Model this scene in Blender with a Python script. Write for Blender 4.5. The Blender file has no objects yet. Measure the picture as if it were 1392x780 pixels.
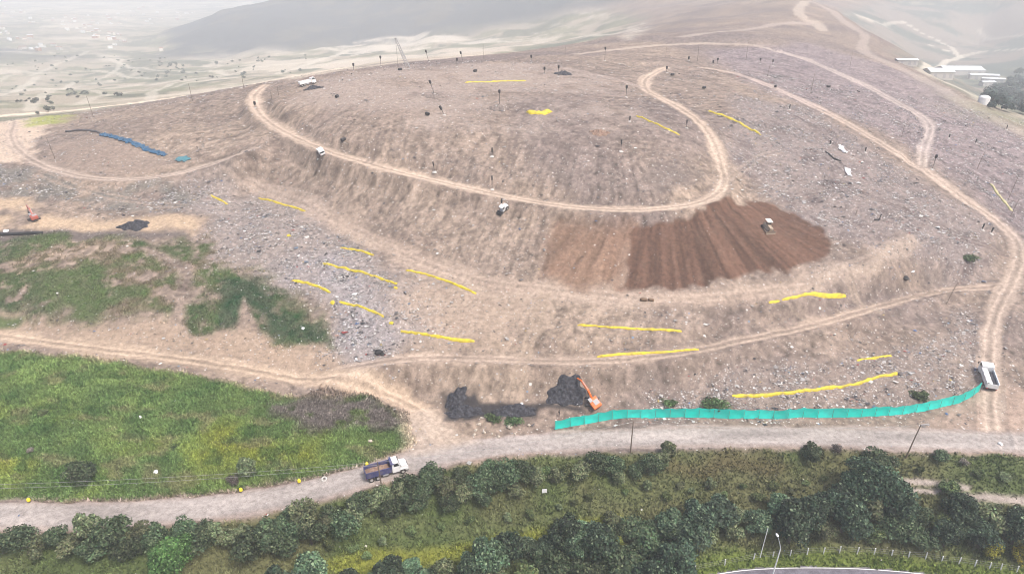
import bpy, bmesh, math, random
import numpy as np
from mathutils import Vector, Matrix, Quaternion
random.seed(7); np.random.seed(7)
SC = bpy.context.scene
COL = SC.collection
# ------------------------------------------------------------------ camera and survey helpers
CAM_H = 88.0
PITCH = math.radians(25.0)
F = 928.0
CP, SP = math.cos(PITCH), math.sin(PITCH)

def survey(px, py, h):
    """ground position of a surveyed mark whose height above the near road is h"""
    r = (px - 696.0) / F
    u = (390.0 - py) / F
    dy = CP + u * SP
    dz = -SP + u * CP
    t = (h - CAM_H) / dz
    return (r * t, dy * t, h)

def survey_y(px, py, y):
    r = (px - 696.0) / F
    u = (390.0 - py) / F
    t = y / (CP + u * SP)
    return (r * t, y, CAM_H + t * (-SP + u * CP))

# ------------------------------------------------------------------ noise
_T = {}
def vnoise(x, y, scale, seed=0):
    if seed not in _T:
        _T[seed] = np.random.RandomState(seed + 11).rand(256, 256).astype(np.float32)
    t = _T[seed]
    X = np.asarray(x) / scale + 1000.37 * (seed % 7 + 1)
    Y = np.asarray(y) / scale + 517.91 * (seed % 5 + 1)
    xi = np.floor(X).astype(np.int64); yi = np.floor(Y).astype(np.int64)
    fx = X - xi; fy = Y - yi
    fx = fx * fx * (3 - 2 * fx); fy = fy * fy * (3 - 2 * fy)
    a = t[xi & 255, yi & 255]; b = t[(xi + 1) & 255, yi & 255]
    c = t[xi & 255, (yi + 1) & 255]; d = t[(xi + 1) & 255, (yi + 1) & 255]
    return (a * (1 - fx) + b * fx) * (1 - fy) + (c * (1 - fx) + d * fx) * fy

def fbm(x, y, scale, octaves=4, seed=0, gain=0.5):
    s = 0; a = 1.0; n = 0
    for o in range(octaves):
        s = s + a * vnoise(x, y, scale / 2 ** o, seed + o * 3)
        n += a; a *= gain
    return s / n            # 0..1

def sstep(a, b, x):
    t = np.clip((x - a) / (b - a), 0, 1)
    return t * t * (3 - 2 * t)

# ------------------------------------------------------------------ surveyed lines: (px, py, height)
NEAR_ROAD = [(-170,702,0),(-60,701,0),(0,699,0),(100,700,0),(200,696,0),(300,687,0),(400,671,0),(480,651,0),(540,634,0),(600,618,0),
             (680,606,0),(760,600,0),(860,595,0),(1000,592,0),(1150,594,0),(1300,598,0),(1420,602,0),(1600,606,0)]
LOW_TRACK = [(-200,440,11.5),(-60,450,10.6),(0,456,10),(100,470,9.5),(200,482,8.5),(300,496,7.2),(400,514,5),(470,524,3.6),(530,538,2.2),(575,562,1.1),(612,600,.1)]
MID_TRACK = [(430,514,4.8),(480,500,6.2),(540,489,7.5),(600,486,8),(660,487,8.3),(720,490,8.4),(800,491,8.5),(880,485,8.6),(950,475,8.7),
             (1000,464,9),(1060,452,9),(1120,438,9),(1180,421,9.1),(1240,404,9.1),(1290,394,8.7),(1350,390,8.4)]
BENCH = [(350,255,25.8),(400,272,24.2),(440,291,22.5),(490,316,20),(540,341,18.4),(600,365,16.8),(660,382,15.8),(720,391,15.2),
         (800,398,14.8),(880,404,14.5),(960,404,14.5),(1040,397,14.8),(1090,390,15)]
UPPER_ROAD = [(362,116,44.5),(346,130,42.8),(350,150,41),(375,172,39.2),(437,202,36.7),(500,222,34.4),(560,238,32.2),(620,252,30.5),(680,265,29),
              (740,276,28),(800,283,27.5),(860,285,27.5),(920,281,28),(962,271,28.5),(983,252,30),(981,225,33),(971,195,36.5),(955,170,39.5),
              (930,150,42),(900,134,43.6),(878,121,45),(880,106,46.3),(905,92,47)]
RIGHT_ROAD = [(1356,606,0),(1350,575,.5),(1347,540,1.5),(1346,500,3),(1348,450,5.5),(1360,412,7.5),(1378,380,9.5),(1386,350,12),(1380,325,14.5),
              (1350,297,18.3),(1310,270,21.8),(1260,233,26.4),(1200,196,30.9),(1140,161,35.4),(1080,132,39.5),(1010,103,44.5),(960,93,46.2)]
FAR_TRACK = [(1254,226,26.8),(1257,200,28),(1265,176,29.5),(1255,160,31),(1220,140,34),(1180,118,37),(1140,100,39.5),(1100,83,42),(1060,70,44)]
LOOP_TRACK = [(345,201,36),(325,209,34.6),(300,219,32.3),(240,236,29.4),(190,243,28.2),(140,243,28),(90,235,28.5),(50,221,29),(25,203,29.3),(15,185,29),(20,166,28)]
SUMMIT_TRACK = [(878,121,45),(850,112,46.2),(800,100,47.6),(770,94,48.2)]
RIDGE_TRACK = [(1100,82,42),(1040,66,45.6),(985,62,46.8),(920,62,47.8),(850,66,48.4),(780,74,48.6)]
TOP_TRACK = [(1118,42,42.5),(1108,33,45),(1090,24,49.5),(1086,12,53),(1096,0,57)]
HIGH_TRACK = [(1100,34,44.8),(1060,34,47.3),(1000,40,48.4),(930,52,48.4)]
SIDE_TRACK = [(1100,0,56.5),(1130,14,50),(1150,32,44.5),(1175,48,39.5),(1172,62,37.6),(1180,74,36.5),(1250,106,32.3),(1330,150,26.8),(1392,181,22.6),(1480,220,18)]
VALLEY_ROAD = [(-120,176,19),(0,158,16),(90,152,13.5),(170,143,12.5),(240,134,12.5),(330,119,14),(380,108,15),(440,96,16),(500,87,18),(560,81,21),(640,75,24),(740,71,28)]
PAVED_ROAD = [(880,823,-10),(950,808,-10),(1010,797,-10),(1060,793,-10),(1120,792,-10),(1190,794,-10),(1260,800,-10),(1330,809,-10),(1420,822,-10),(1500,838,-10)]

VALLEY_TRACKS = [([(0,95),(60,100),(130,96),(190,106),(250,104)], 6, .6), ([(40,150),(60,128),(100,112),(150,100),(165,80)], 5, .6), ([(200,140),(215,122),(260,108),(330,96)], 5, .6), ([(380,100),(430,84),(500,72),(580,66)], 9, .8), ([(0,70),(80,72),(160,66)], 7, .5), ([(420,92),(470,84),(540,78)], 7, .7), ([(0,110),(80,86),(120,70)], 5, .5), ([(1228,30),(1250,44),(1282,60),(1300,72)], 7, .7), ([(1303,78),(1340,70),(1420,64)], 6, .5), ([(1160,18),(1200,34),(1228,30)], 6, .5), ([(1330,40),(1360,52),(1420,50)], 6, .4), ([(150,80),(175,92),(215,96),(290,97),(310,103)], 6, .7), ([(0,130),(30,118),(50,105)], 6, .6), ([(290,97),(340,92),(420,84),(470,70)], 8, .7), ([(60,120),(110,122),(150,130)], 5, .5), ([(470,70),(560,60),(690,57)], 8, .6),
                 ([(1250,104),(1275,92),(1305,78),(1290,70),(1265,62)], 6, .8), ([(1250,104),(1300,118),(1335,142)], 5, .6), ([(110,142),(160,128),(240,118),(330,100)], 5, .5), ([(700,62),(780,52),(850,44),(860,36)], 9, .6)]
MINOR = [([(741,398),(724,450),(700,548)], .9, (.37, .31, .25), .8), ([(1124,368),(1175,355),(1240,328)], .9, (.36, .31, .27), .7), ([(1150,252),(1230,285),(1300,318),(1368,346)], .8, (.14, .115, .11), .7), ([(738,170),(780,218)], .8, (.15, .125, .115), .55), ([(700,178),(690,240)], .8, (.15, .125, .115), .45),
         ([(864,304),(841,395)], .5, (.33, .255, .205), .9), ([(1150,378),(1198,424)], .7, (.36, .31, .26), .6), ([(440,288),(400,262),(330,240),(300,222)], 1.0, (.36, .31, .27), .6), ([(55,236),(110,256),(180,272),(250,280)], 1.0, (.36, .3, .25), .6), ([(985,250),(1030,216),(1062,205)], .9, (.36, .31, .27), .6),
         ([(1060,402),(1120,440)], .8, (.35, .3, .25), .4), ([(420,190),(520,140),(640,130)], .9, (.34, .29, .25), .5), ([(1010,290),(1100,262),(1200,262)], .9, (.14, .115, .11), .4), ([(880,180),(905,235)], .8, (.15, .125, .115), .45), ([(520,180),(500,222)], .8, (.15, .125, .115), .45),
         ([(1080,190),(1180,225),(1270,300)], .9, (.34, .29, .27), .5), ([(640,420),(660,490)], .8, (.36, .3, .25), .4), ([(960,490),(940,545)], .8, (.35, .29, .25), .4)]
def dense(line, step=7.0):
    """control points along a surveyed line"""
    P = [np.array(survey(*p)) for p in line]
    out = [P[0]]
    for a, b in zip(P[:-1], P[1:]):
        n = max(1, int(np.linalg.norm(b - a) / step))
        for k in range(1, n + 1):
            out.append(a + (b - a) * k / n)
    return out

MARKS = [  # spot heights
 # dome
 (390,140,44.3),(380,128,45),(320,140,41),(335,165,37.9),(345,180,37.4),(480,160,43.5),(560,172,42),(640,180,41),(740,183,40.5),(820,183,40.5),(890,178,41),(600,130,46.5),(450,130,47),(750,140,45.5),
 (850,140,44.5),(700,110,48),(700,95,49),(620,90,49.2),(760,86,49.3),(430,112,47.7),(490,97,48.4),(560,87,49),(640,81,49.6),(720,79,49.6),
 # upland behind and right
 (800,75,49),(900,66,48.5),(1000,52,48.5),(1080,40,47.5),(950,34,48.2),(850,47,46.5),(1040,90,44.5),(1120,130,38),(1080,190,33.7),(1050,240,28.7),
 (1050,300,23.5),(1000,300,25),(1150,300,22),(1200,330,18.7),(1250,300,21.5),(1300,340,15.5),(1250,360,14.5),(1150,240,27.8),(1200,260,25.2),(1020,150,40.3),(1000,200,35),
 (1180,160,33.4),(1120,340,19),(1130,375,16),(1300,200,27),(1392,260,20),(1350,230,23.2),(1392,300,16.2),(1330,180,27.2),(1392,215,22.3),
 (1392,430,6.8),(1392,500,3),(1392,560,.5),(1392,380,10),(1500,400,7),(1500,300,14),(1500,500,2),(1500,560,.3),
 (1400,178,22),(1340,151,26),(1290,121,30),(1240,96,33),(1185,70,36.8),(1135,50,41.5),
 # right valley beyond the ridge
 (1392,158,-2),(1340,128,-18),(1290,100,-28),(1392,130,-24),(1392,100,-30),(1250,82,-24),(1303,78,-32),(1200,45,0),(1330,60,-36),(1480,160,-6),(1600,120,-26),
 # middle slope
 (600,440,11.5),(600,400,14.2),(850,450,11.3),(720,440,11.6),(720,540,3.1),(650,535,3.2),(650,565,.8),(900,530,3.4),(900,556,1),(1050,540,3),(1200,520,3.6),(1290,500,3.7),(1100,490,6.6),
 (1250,450,6.9),(1310,440,6.5),(1000,425,12),(1100,415,12.4),(1180,395,12),(720,565,.9),(800,562,.8),(1050,565,.4),(1200,556,.6),(1290,545,1.1),(1310,570,.2),
 (500,520,4.2),(450,508,5),(560,520,3.8),(600,520,4.2),(540,470,8.8),(1160,365,17),(1200,350,18.2),(1240,326,20),(1160,384,14.4),(1220,365,14.8),(1063,408,13.5),(1110,405,13.5),(1150,402,13.3),(1100,400,13.8),(500,440,11.2),(480,490,7.2),(470,400,14.4),(540,400,14.6),
 # left middle
 (0,295,23),(40,300,23),(100,303,22.7),(180,300,23),(230,300,23),(0,318,21.5),(90,319,21.3),(180,318,21.5),(250,313,22),(0,330,20.4),(130,328,20.6),(250,328,20.3),
 (0,400,15),(100,395,15.3),(200,400,15.3),(100,430,11.9),(200,440,11.2),(0,437,11.6),(300,420,13),(400,430,11.4),(400,380,15.7),(450,335,18.8),(350,300,22.3),(280,280,24.2),
 (300,465,9),(400,470,7.9),(440,480,7.2),(330,340,19.2),(-200,300,23),(-200,400,16),(0,262,25.6),(60,265,25.2),(150,268,25.2),(230,268,25.2),(0,240,27.8),
 # lobe
 (60,183,29),(120,160,31.4),(180,149,34.4),(260,138,38),(330,129,41.5),(120,200,32),(200,180,34.5),(280,175,36.5),(230,208,31.4),(150,222,29.6),(318,160,38),
 # grass slope
 (100,681,.2),(100,660,1.6),(100,600,4.5),(100,540,7.2),(100,492,9),(300,652,1),(300,580,4.5),(300,520,6.6),(0,600,4.6),(0,540,7.4),(-150,600,4.6),(-150,540,7.4),(0,660,1.7),(-150,660,1.7),
 (450,600,2.4),(420,560,3.6),(500,560,2.4),(540,600,.7),(200,640,2.2),(400,630,1.5),
 # embankment under the near road
 (0,722,-.2),(0,742,-2.4),(0,780,-5),(150,722,-.3),(150,745,-2.6),(300,712,-.3),(300,742,-3),(300,780,-5.5),(450,680,-.5),(450,720,-4),(450,760,-6),(600,646,-.3),(600,690,-3.5),(600,740,-6),(600,780,-8),
 (750,625,-.3),(750,660,-3),(750,700,-5),(750,760,-8.3),(900,616,-.2),(900,640,-2.4),(900,680,-4.6),(900,740,-8),(900,780,-9.7),(1050,614,-.2),(1050,638,-2.2),(1050,690,-5),(1050,740,-8.9),
 (1200,616,-.2),(1200,640,-2.3),(1200,690,-5),(1200,740,-8.8),(1300,622,-.2),(1392,634,-.2),(1392,660,-2.4),(1392,700,-5),(1392,745,-8.3),(1392,775,-9.6),(-200,722,-.2),(-200,760,-4),(1600,640,-.3),(1600,700,-5),(1600,760,-9),
 # left valley
 (0,142,4),(120,146,11),(100,110,-46),(100,60,-60),(100,20,-66),(250,100,-40),(350,88,-36),(260,120,-8),(330,104,-10),(450,78,-30),(520,72,-22),(600,66,-14),(700,60,2),(-150,140,4),(-150,80,-55),(0,60,-62),(-300,20,-66),(300,70,-50),(0,115,-40),(180,120,-34),
]
WORLD = [ # far ground the photograph only hints at
 (-60,40,-10),(60,40,-10),(-150,60,-9),(150,60,-10),(0,75,-10),(-50,75,-8),(70,70,-10),
 (-500,400,5),(-800,800,-45),(-1400,1400,-60),(-1700,2400,-66),(-3000,4000,-70),(-900,2900,-66),(0,4500,-10),(3000,4000,40),(700,500,-26),(1000,700,-34),(1500,1000,-20),(1800,1800,60),
 (-3500,7000,-60),(0,7000,0),(3500,7000,60),(-6000,7000,-60),(6000,7000,60),(5000,4000,60),(-5000,4000,-66),(400,300,8),(-380,260,20),(-260,160,14),(-200,110,4),(260,130,1),
]
for px, py, y in [(205,64,1540),(240,45,1650),(300,15,1800),(345,8,1850),(400,-8,1900),(500,-40,2000),(620,-62,2050),(800,-60,2100),(950,-30,2000)]:
    WORLD.append(survey_y(px, py, y))
for px, py, h in [(170,82,-58),(230,79,-54),(320,76,-48),(400,70,-40),(480,56,-32),(560,50,-22),(640,48,-12),(720,46,-4),(800,42,8)]:
    WORLD.append(survey(px, py, h))
for px, py, y in [(240,36,2500),(300,26,2500),(380,10,2600),(1200,4,1500),(1300,16,1450),(1392,-10,1500),(1150,-20,1600),(1040,-20,1500),(1092,0,1150)]:
    WORLD.append(survey_y(px, py, y))
_pts = []
for L in (NEAR_ROAD, LOW_TRACK, MID_TRACK, BENCH, UPPER_ROAD, RIGHT_ROAD, FAR_TRACK, LOOP_TRACK, PAVED_ROAD):
    _pts += dense(L)
for L in (RIDGE_TRACK, VALLEY_ROAD, TOP_TRACK, SUMMIT_TRACK, SIDE_TRACK, HIGH_TRACK):
    _pts += dense(L, 40.0)
_pts += [np.array(survey(*p)) for p in MARKS] + [np.array(p, float) for p in WORLD]
_pts = np.array(_pts)
_keep = []
for i, p in enumerate(_pts):           # drop doubles
    if all(np.hypot(*(p[:2] - _pts[j][:2])) > 2.0 + .006 * p[1] for j in _keep):
        _keep.append(i)
_pts = _pts[_keep]
def warp(x, y):
    """compress the far ground so that one kernel suits the near hill and the far valley"""
    r = np.hypot(x, y)
    k = np.where(r < 350, 1.0, (350 + 160 * np.log1p(np.maximum(r - 350, 0) / 160)) / np.maximum(r, 1))
    return x * k, y * k
_wx, _wy = warp(_pts[:, 0], _pts[:, 1])
def kern(d2): return np.sqrt(d2 + 3.0 ** 2)
_n = len(_pts)
_A = kern((_wx[:, None] - _wx[None]) ** 2 + (_wy[:, None] - _wy[None]) ** 2) - np.eye(_n) * 0.6
_M = np.zeros((_n + 1, _n + 1)); _M[:_n, :_n] = _A; _M[_n, :_n] = 1; _M[:_n, _n] = 1
_sol = np.linalg.solve(_M, np.r_[_pts[:, 2], 0.0])
def base_height(x, y):
    sh = x.shape; x = x.ravel(); y = y.ravel(); wx, wy = warp(x, y)
    out = np.empty(len(x))
    for s in range(0, len(x), 20000):
        a, b = wx[s:s + 20000], wy[s:s + 20000]
        out[s:s + 20000] = kern((a[:, None] - _wx[None]) ** 2 + (b[:, None] - _wy[None]) ** 2) @ _sol[:-1] + _sol[-1]
    return out.reshape(sh)

# ------------------------------------------------------------------ the ground sheet (fan of rows, finer near the road)
_y = [38.0]
while _y[-1] < 7000:
    y = _y[-1]
    _y.append(y + (0.8 if y < 74 else 0.36 if y < 205 else 0.5 if y < 265 else 0.8 if y < 330 else 1.5 if y < 420 else y * 0.011))
YS = np.array(_y); NR = len(YS); NC = 1221
HW = 1.08 * YS + 45
US = np.linspace(-1, 1, NC)
GX = HW[:, None] * US[None]
GY = np.repeat(YS[:, None], NC, 1)
_r = np.unique(np.r_[np.arange(0, NR, 4), NR - 1]); _c = np.arange(0, NC, 4)
_zc = base_height(GX[np.ix_(_r, _c)], GY[np.ix_(_r, _c)])
_tmp = np.stack([np.interp(US, US[_c], row) for row in _zc])
_i = np.clip(np.searchsorted(_r, np.arange(NR), side='right') - 1, 0, len(_r) - 2)
_f = ((YS - YS[_r[_i]]) / (YS[_r[_i + 1]] - YS[_r[_i]]))[:, None]
GZ = _tmp[_i] * (1 - _f) + _tmp[_i + 1] * _f

def sample(A, x, y):
    x = np.asarray(x, float); y = np.asarray(y, float)
    r = np.clip(np.interp(y, YS, np.arange(NR)), 0, NR - 1.001)
    c = np.clip((x / (1.08 * y + 45) + 1) / 2 * (NC - 1), 0, NC - 1.001)
    ri = r.astype(int); ci = c.astype(int); fr = r - ri; fc = c - ci
    return (A[ri, ci] * (1 - fc) + A[ri, ci + 1] * fc) * (1 - fr) + (A[ri + 1, ci] * (1 - fc) + A[ri + 1, ci + 1] * fc) * fr

def curve_pts(P, step=1.5):
    P = np.array(P, float); out = []
    for i in range(len(P) - 1):
        p0 = P[max(i - 1, 0)]; p1 = P[i]; p2 = P[i + 1]; p3 = P[min(i + 2, len(P) - 1)]
        n = max(2, int(np.linalg.norm(p2 - p1) / step))
        for k in range(n):
            t = k / n
            out.append(0.5 * (2 * p1 + (p2 - p0) * t + (2 * p0 - 5 * p1 + 4 * p2 - p3) * t * t + (3 * p1 - p0 - 3 * p2 + p3) * t ** 3))
    out.append(P[-1])
    return np.array(out)

def along(line, reach, step=2.5):
    """distance, signed offset, arc length and height of the nearest point of a line, for every ground vertex within reach"""
    P = curve_pts([survey(*p) if len(p) == 3 else tuple(on_ground(*p)) for p in line], step)
    D = np.full(GX.shape, 1e9); S = np.zeros(GX.shape); Z = np.zeros(GX.shape); O = np.zeros(GX.shape); acc = 0.0
    for a, b in zip(P[:-1], P[1:]):
        L = math.hypot(b[0] - a[0], b[1] - a[1])
        if L < 1e-6: continue
        r0, r1 = np.searchsorted(YS, [min(a[1], b[1]) - reach, max(a[1], b[1]) + reach])
        if r1 <= r0: acc += L; continue
        hw = HW[r0:r1]
        u0 = ((min(a[0], b[0]) - reach) / hw).min(); u1 = ((max(a[0], b[0]) + reach) / hw).max()
        c0 = max(0, int((u0 + 1) / 2 * (NC - 1)) - 1); c1 = min(NC, int((u1 + 1) / 2 * (NC - 1)) + 2)
        if c1 <= c0: acc += L; continue
        x = GX[r0:r1, c0:c1] - a[0]; y = GY[r0:r1, c0:c1] - a[1]
        ux, uy = (b[0] - a[0]) / L, (b[1] - a[1]) / L
        t = np.clip(x * ux + y * uy, 0, L)
        d = np.hypot(x - t * ux, y - t * uy)
        sub = D[r0:r1, c0:c1]; m = d < sub
        sub[m] = d[m]
        S[r0:r1, c0:c1][m] = (acc + t)[m]
        Z[r0:r1, c0:c1][m] = (a[2] + (b[2] - a[2]) * t / L)[m]
        O[r0:r1, c0:c1][m] = (x * -uy + y * ux)[m]
        acc += L
    return D, O, S, Z

N1 = fbm(GX, GY, 14, 4, 1) - .5
N2 = fbm(GX, GY, 3.2, 3, 5) - .5
N3 = vnoise(GX, GY, 0.9, 9) - .5
N0 = fbm(GX, GY, 60, 3, 21) - .5
NF = fbm(GX, GY, 260, 4, 31) - .5
far = sstep(330, 700, GY)
GZ += far * (N0 * 10 + NF * 16)
GZ_SMOOTH = GZ.copy()
ROADS = {}
FLAT = np.zeros(GX.shape)
for nm, L, w, soft in (('low', LOW_TRACK, 4.4, 5.0), ('mid', MID_TRACK, 3.4, 4.5), ('bench', BENCH, 5.0, 5.0), ('upper', UPPER_ROAD, 4.6, 4.2), ('right', RIGHT_ROAD, 4.4, 5.5),
                       ('fartrack', FAR_TRACK, 4.2, 5), ('loop', LOOP_TRACK, 4.0, 5), ('near', NEAR_ROAD, 8.0, 3.0), ('paved', PAVED_ROAD, 7.4, 4.0)):
    D, O, S, Z = along(L, 40 if nm in ('upper', 'bench') else 16)
    ROADS[nm] = (D, O, S, w)
    k = (1 - sstep(w * .5, w * .5 + soft, D)) * (0 if nm == 'bench' else 1)
    GZ = GZ * (1 - k) + Z * k
    FLAT = np.maximum(FLAT, k)
for nm, L, w in (('summit', SUMMIT_TRACK, 4.0), ('ridge', RIDGE_TRACK, 6.0), ('top', TOP_TRACK, 9.0), ('side', SIDE_TRACK, 6.5), ('valley', VALLEY_ROAD, 10.0), ('high', HIGH_TRACK, 7.0)):
    D, O, S, Z = along(L, 45)
    ROADS[nm] = (D, O, S, w)
    if nm in ('valley', 'side'):
        k = (1 - sstep(w * .5, w * .5 + 10, D)) * .8
        GZ = GZ * (1 - k) + Z * k

def on_ground(px, py, lift=0.0):
    """where the line of sight of a surveyed mark meets the ground"""
    r = (px - 696.0) / F; u = (390.0 - py) / F
    d = np.array([r, CP + u * SP, -SP + u * CP])
    t = np.concatenate([np.arange(50, 500, .4), np.geomspace(500, 8000, 2500)])
    g = sample(GZ, d[0] * t, d[1] * t) - (CAM_H + d[2] * t)
    i = int(np.argmax(g > 0))
    if g[i] <= 0: i = len(t) - 1
    a, b = g[max(i - 1, 0)], g[i]
    tt = t[max(i - 1, 0)] + (t[i] - t[max(i - 1, 0)]) * (0 if b == a else -a / (b - a))
    x, y = d[0] * tt, d[1] * tt
    return Vector((x, y, float(sample(GZ, x, y)) + lift))

def gz(x, y): return float(sample(GZ, x, y))

def zone(poly, soft=1.5, wob=3.0, wscale=7.0, seed=3):
    """0..1 mask of a surveyed outline, its edge roughened"""
    P = np.array([tuple(on_ground(*p))[:2] for p in poly])
    pad = soft + wob + 2
    r0, r1 = np.searchsorted(YS, [P[:, 1].min() - pad, P[:, 1].max() + pad])
    r0 = max(0, r0); r1 = min(NR, r1 + 1)
    x = GX[r0:r1]; y = GY[r0:r1]
    xw = x + (fbm(x, y, wscale, 3, seed) - .5) * 2 * wob; yw = y + (fbm(x, y, wscale, 3, seed + 40) - .5) * 2 * wob
    ins = np.zeros(x.shape, bool); dist = np.full(x.shape, 1e9)
    for (ax, ay), (bx, by) in zip(P, np.roll(P, -1, 0)):
        cond = (ay > yw) != (by > yw)
        with np.errstate(divide='ignore', invalid='ignore'):
            ins ^= cond & (xw < (bx - ax) * (yw - ay) / (by - ay + 1e-12) + ax)
        L2 = (bx - ax) ** 2 + (by - ay) ** 2 + 1e-9
        t = np.clip(((xw - ax) * (bx - ax) + (yw - ay) * (by - ay)) / L2, 0, 1)
        dist = np.minimum(dist, np.hypot(xw - ax - t * (bx - ax), yw - ay - t * (by - ay)))
    sd = np.where(ins, dist, -dist)
    m = np.zeros(GX.shape); m[r0:r1] = sstep(-soft, soft, sd)
    return m
# ------------------------------------------------------------------ zones of the ground
def band(nm, grow=0.0, soft=1.0):
    D, O, S, w = ROADS[nm]
    d = D + N2 * 1.5 + N1 * 1.1 + N3 * .7 + (fbm(S, O * .2, 14, 3, 171) - .5) * 2.6
    return 1 - sstep(w * .5 + grow - soft, w * .5 + grow + soft, d)

z_grass_up = zone([(-140,334),(60,326),(130,324),(200,322),(268,325),(300,345),(372,372),(392,410),(436,438),(442,466),(400,464),(352,452),(330,440),(262,452),(225,432),(150,442),(90,443),(30,412),(0,416),(-140,420)], 2.5, 6)
z_patch = zone([(-60,430),(38,428),(20,446),(-60,450)], 1, 1.5)
z_trail = zone([(206,332),(262,366),(258,395),(250,440),(268,470),(205,470),(232,430),(246,380),(238,366),(190,336)], 1.2, 1.2)
z_bare = zone([(334,404),(352,452),(318,452)], .8, 1.0)
z_grass_low = zone([(-200,470),(0,477),(60,481),(150,494),(250,508),(330,527),(420,541),(500,540),(552,568),(560,600),(540,614),(450,649),(330,668),(200,681),(100,684),(-200,684)], 1.0, 1.4)
z_dry = zone([(366,548),(430,534),(500,542),(552,570),(530,592),(470,588),(430,596),(392,574)], 1.6, 3)
z_yellow = zone([(-200,540),(40,548),(120,596),(250,575),(330,592),(440,600),(430,640),(150,674),(-200,676)], 5, 5, 12)
z_darkgreen = zone([(300,372),(360,375),(375,420),(440,440),(440,464),(370,455),(345,420),(320,440),(285,450),(300,410)], 2.2, 3)
z_brown = zone([(757,302),(862,304),(840,394),(800,390),(736,378),(738,335)], 3.2, 3)
z_fresh = zone([(866,306),(940,298),(990,272),(1050,275),(1100,303),(1128,325),(1124,346),(1090,362),(960,390),(842,396)], .9, 2.6, 5)
z_scrap = zone([(300,222),(440,296),(530,348),(560,385),(590,470),(480,500),(432,500),(440,440),(392,395),(310,350),(272,300),(245,262)], 8, 9, 12)
z_scrap2 = zone([(400,360),(470,350),(545,400),(560,455),(500,492),(452,490),(425,420)], 8, 9, 12)
z_right = zone([(1000,110),(1180,170),(1392,320),(1600,460),(1600,240),(1392,190),(1240,100),(1100,60),(960,70)], 10, 8, 30)
z_right2 = zone([(1000,130),(1100,150),(1240,240),(1360,330),(1330,390),(1240,350),(1130,330),(1040,270),(985,210)], 6, 6, 14)
z_lower = zone([(880,520),(1000,505),(1120,500),(1250,470),(1330,420),(1335,520),(1290,548),(1180,560),(1000,562),(880,556)], 3, 4)
z_leftscrap = zone([(-100,225),(60,232),(140,252),(240,250),(270,262),(250,285),(150,282),(80,270),(-100,262)], 3, 4)
z_sand = zone([(-100,272),(30,270),(70,290),(160,300),(240,290),(270,296),(255,316),(150,313),(-100,312)], 2.5, 3)
z_dust = zone([(560,375),(640,388),(720,400),(735,440),(690,470),(600,470),(545,420)], 5, 6)
z_dark = zone([(604,535),(640,530),(650,546),(750,546),(790,548),(795,556),(730,553),(725,566),(648,568),(604,572)], .7, 1.2)
z_pipeband = zone([(-100,312),(60,313),(250,314),(255,322),(130,325),(-100,332)], 1.2, 1.5)
z_lobe = zone([(60,200),(120,182),(220,215),(250,225),(200,238),(120,238),(70,222)], 3, 3)
z_gate = zone([(1290,560),(1345,535),(1600,520),(1600,640),(1392,634),(1240,618)], 3, 4)
z_junction = zone([(540,560),(590,560),(625,585),(660,600),(560,618),(545,612)], 1.5, 2)
z_plain = zone([(-90,160),(40,157),(64,174),(48,200),(34,222),(-90,226)], 3, 4)
z_green_far = zone([(35,165),(60,158),(90,157),(85,167),(50,172)], 4, 6)
z_bright = zone([(400,775),(500,752),(600,738),(700,722),(830,694),(850,706),(720,740),(600,764),(480,790)], 1.2, 1.5)
z_verge = zone([(930,772),(1000,742),(1080,750),(1180,752),(1300,764),(1420,770),(1460,800),(1300,790),(1180,776),(1010,778),(960,800)], 1.2, 1.2)
z_rusty = zone([(900,618),(1060,618),(1080,632),(1070,642),(960,648),(905,640)], 1.5, 2)
z_slab = np.maximum(zone([(1206,649),(1260,651),(1322,660),(1318,666),(1262,660),(1206,658)], .4, .7), np.maximum(zone([(1206,664),(1290,664),(1270,671),(1206,672)], .4, .7), zone([(1306,668),(1345,672),(1400,672),(1450,676),(1420,686),(1320,680)], .5, .9)))
near_south = (GY < sample(GY, GX, GY) + 1)
Dn, On, Sn, wn = ROADS['near']
_rp = curve_pts([survey(*p) for p in NEAR_ROAD], 3)
road_y = np.interp(GX, _rp[:, 0], _rp[:, 1])
z_south = 1 - sstep(-.8, .8, GY - road_y + 4.6 + N2 * 1.6)      # everything below the road embankment's top edge

def mixc(A, c, m):
    return A + (np.array(c, float) - A) * m[..., None]
n_big = fbm(GX, GY, 28, 4, 61); n_mid = fbm(GX, GY, 7, 4, 67); n_fin = fbm(GX, GY, 1.6, 3, 71)
ALB = np.zeros(GX.shape + (3,)) + np.array((.245, .205, .175))
ALB = mixc(ALB, (.30, .25, .205), sstep(.42, .72, n_big))
ALB = mixc(ALB, (.165, .135, .12), sstep(.48, .75, n_mid) * .55)
ALB = mixc(ALB, (.175, .15, .145), sstep(.5, .72, fbm(GX, GY, 45, 4, 63)) * .7)
ALB = mixc(ALB, (.235, .200, .195), z_right * .8)
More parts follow.
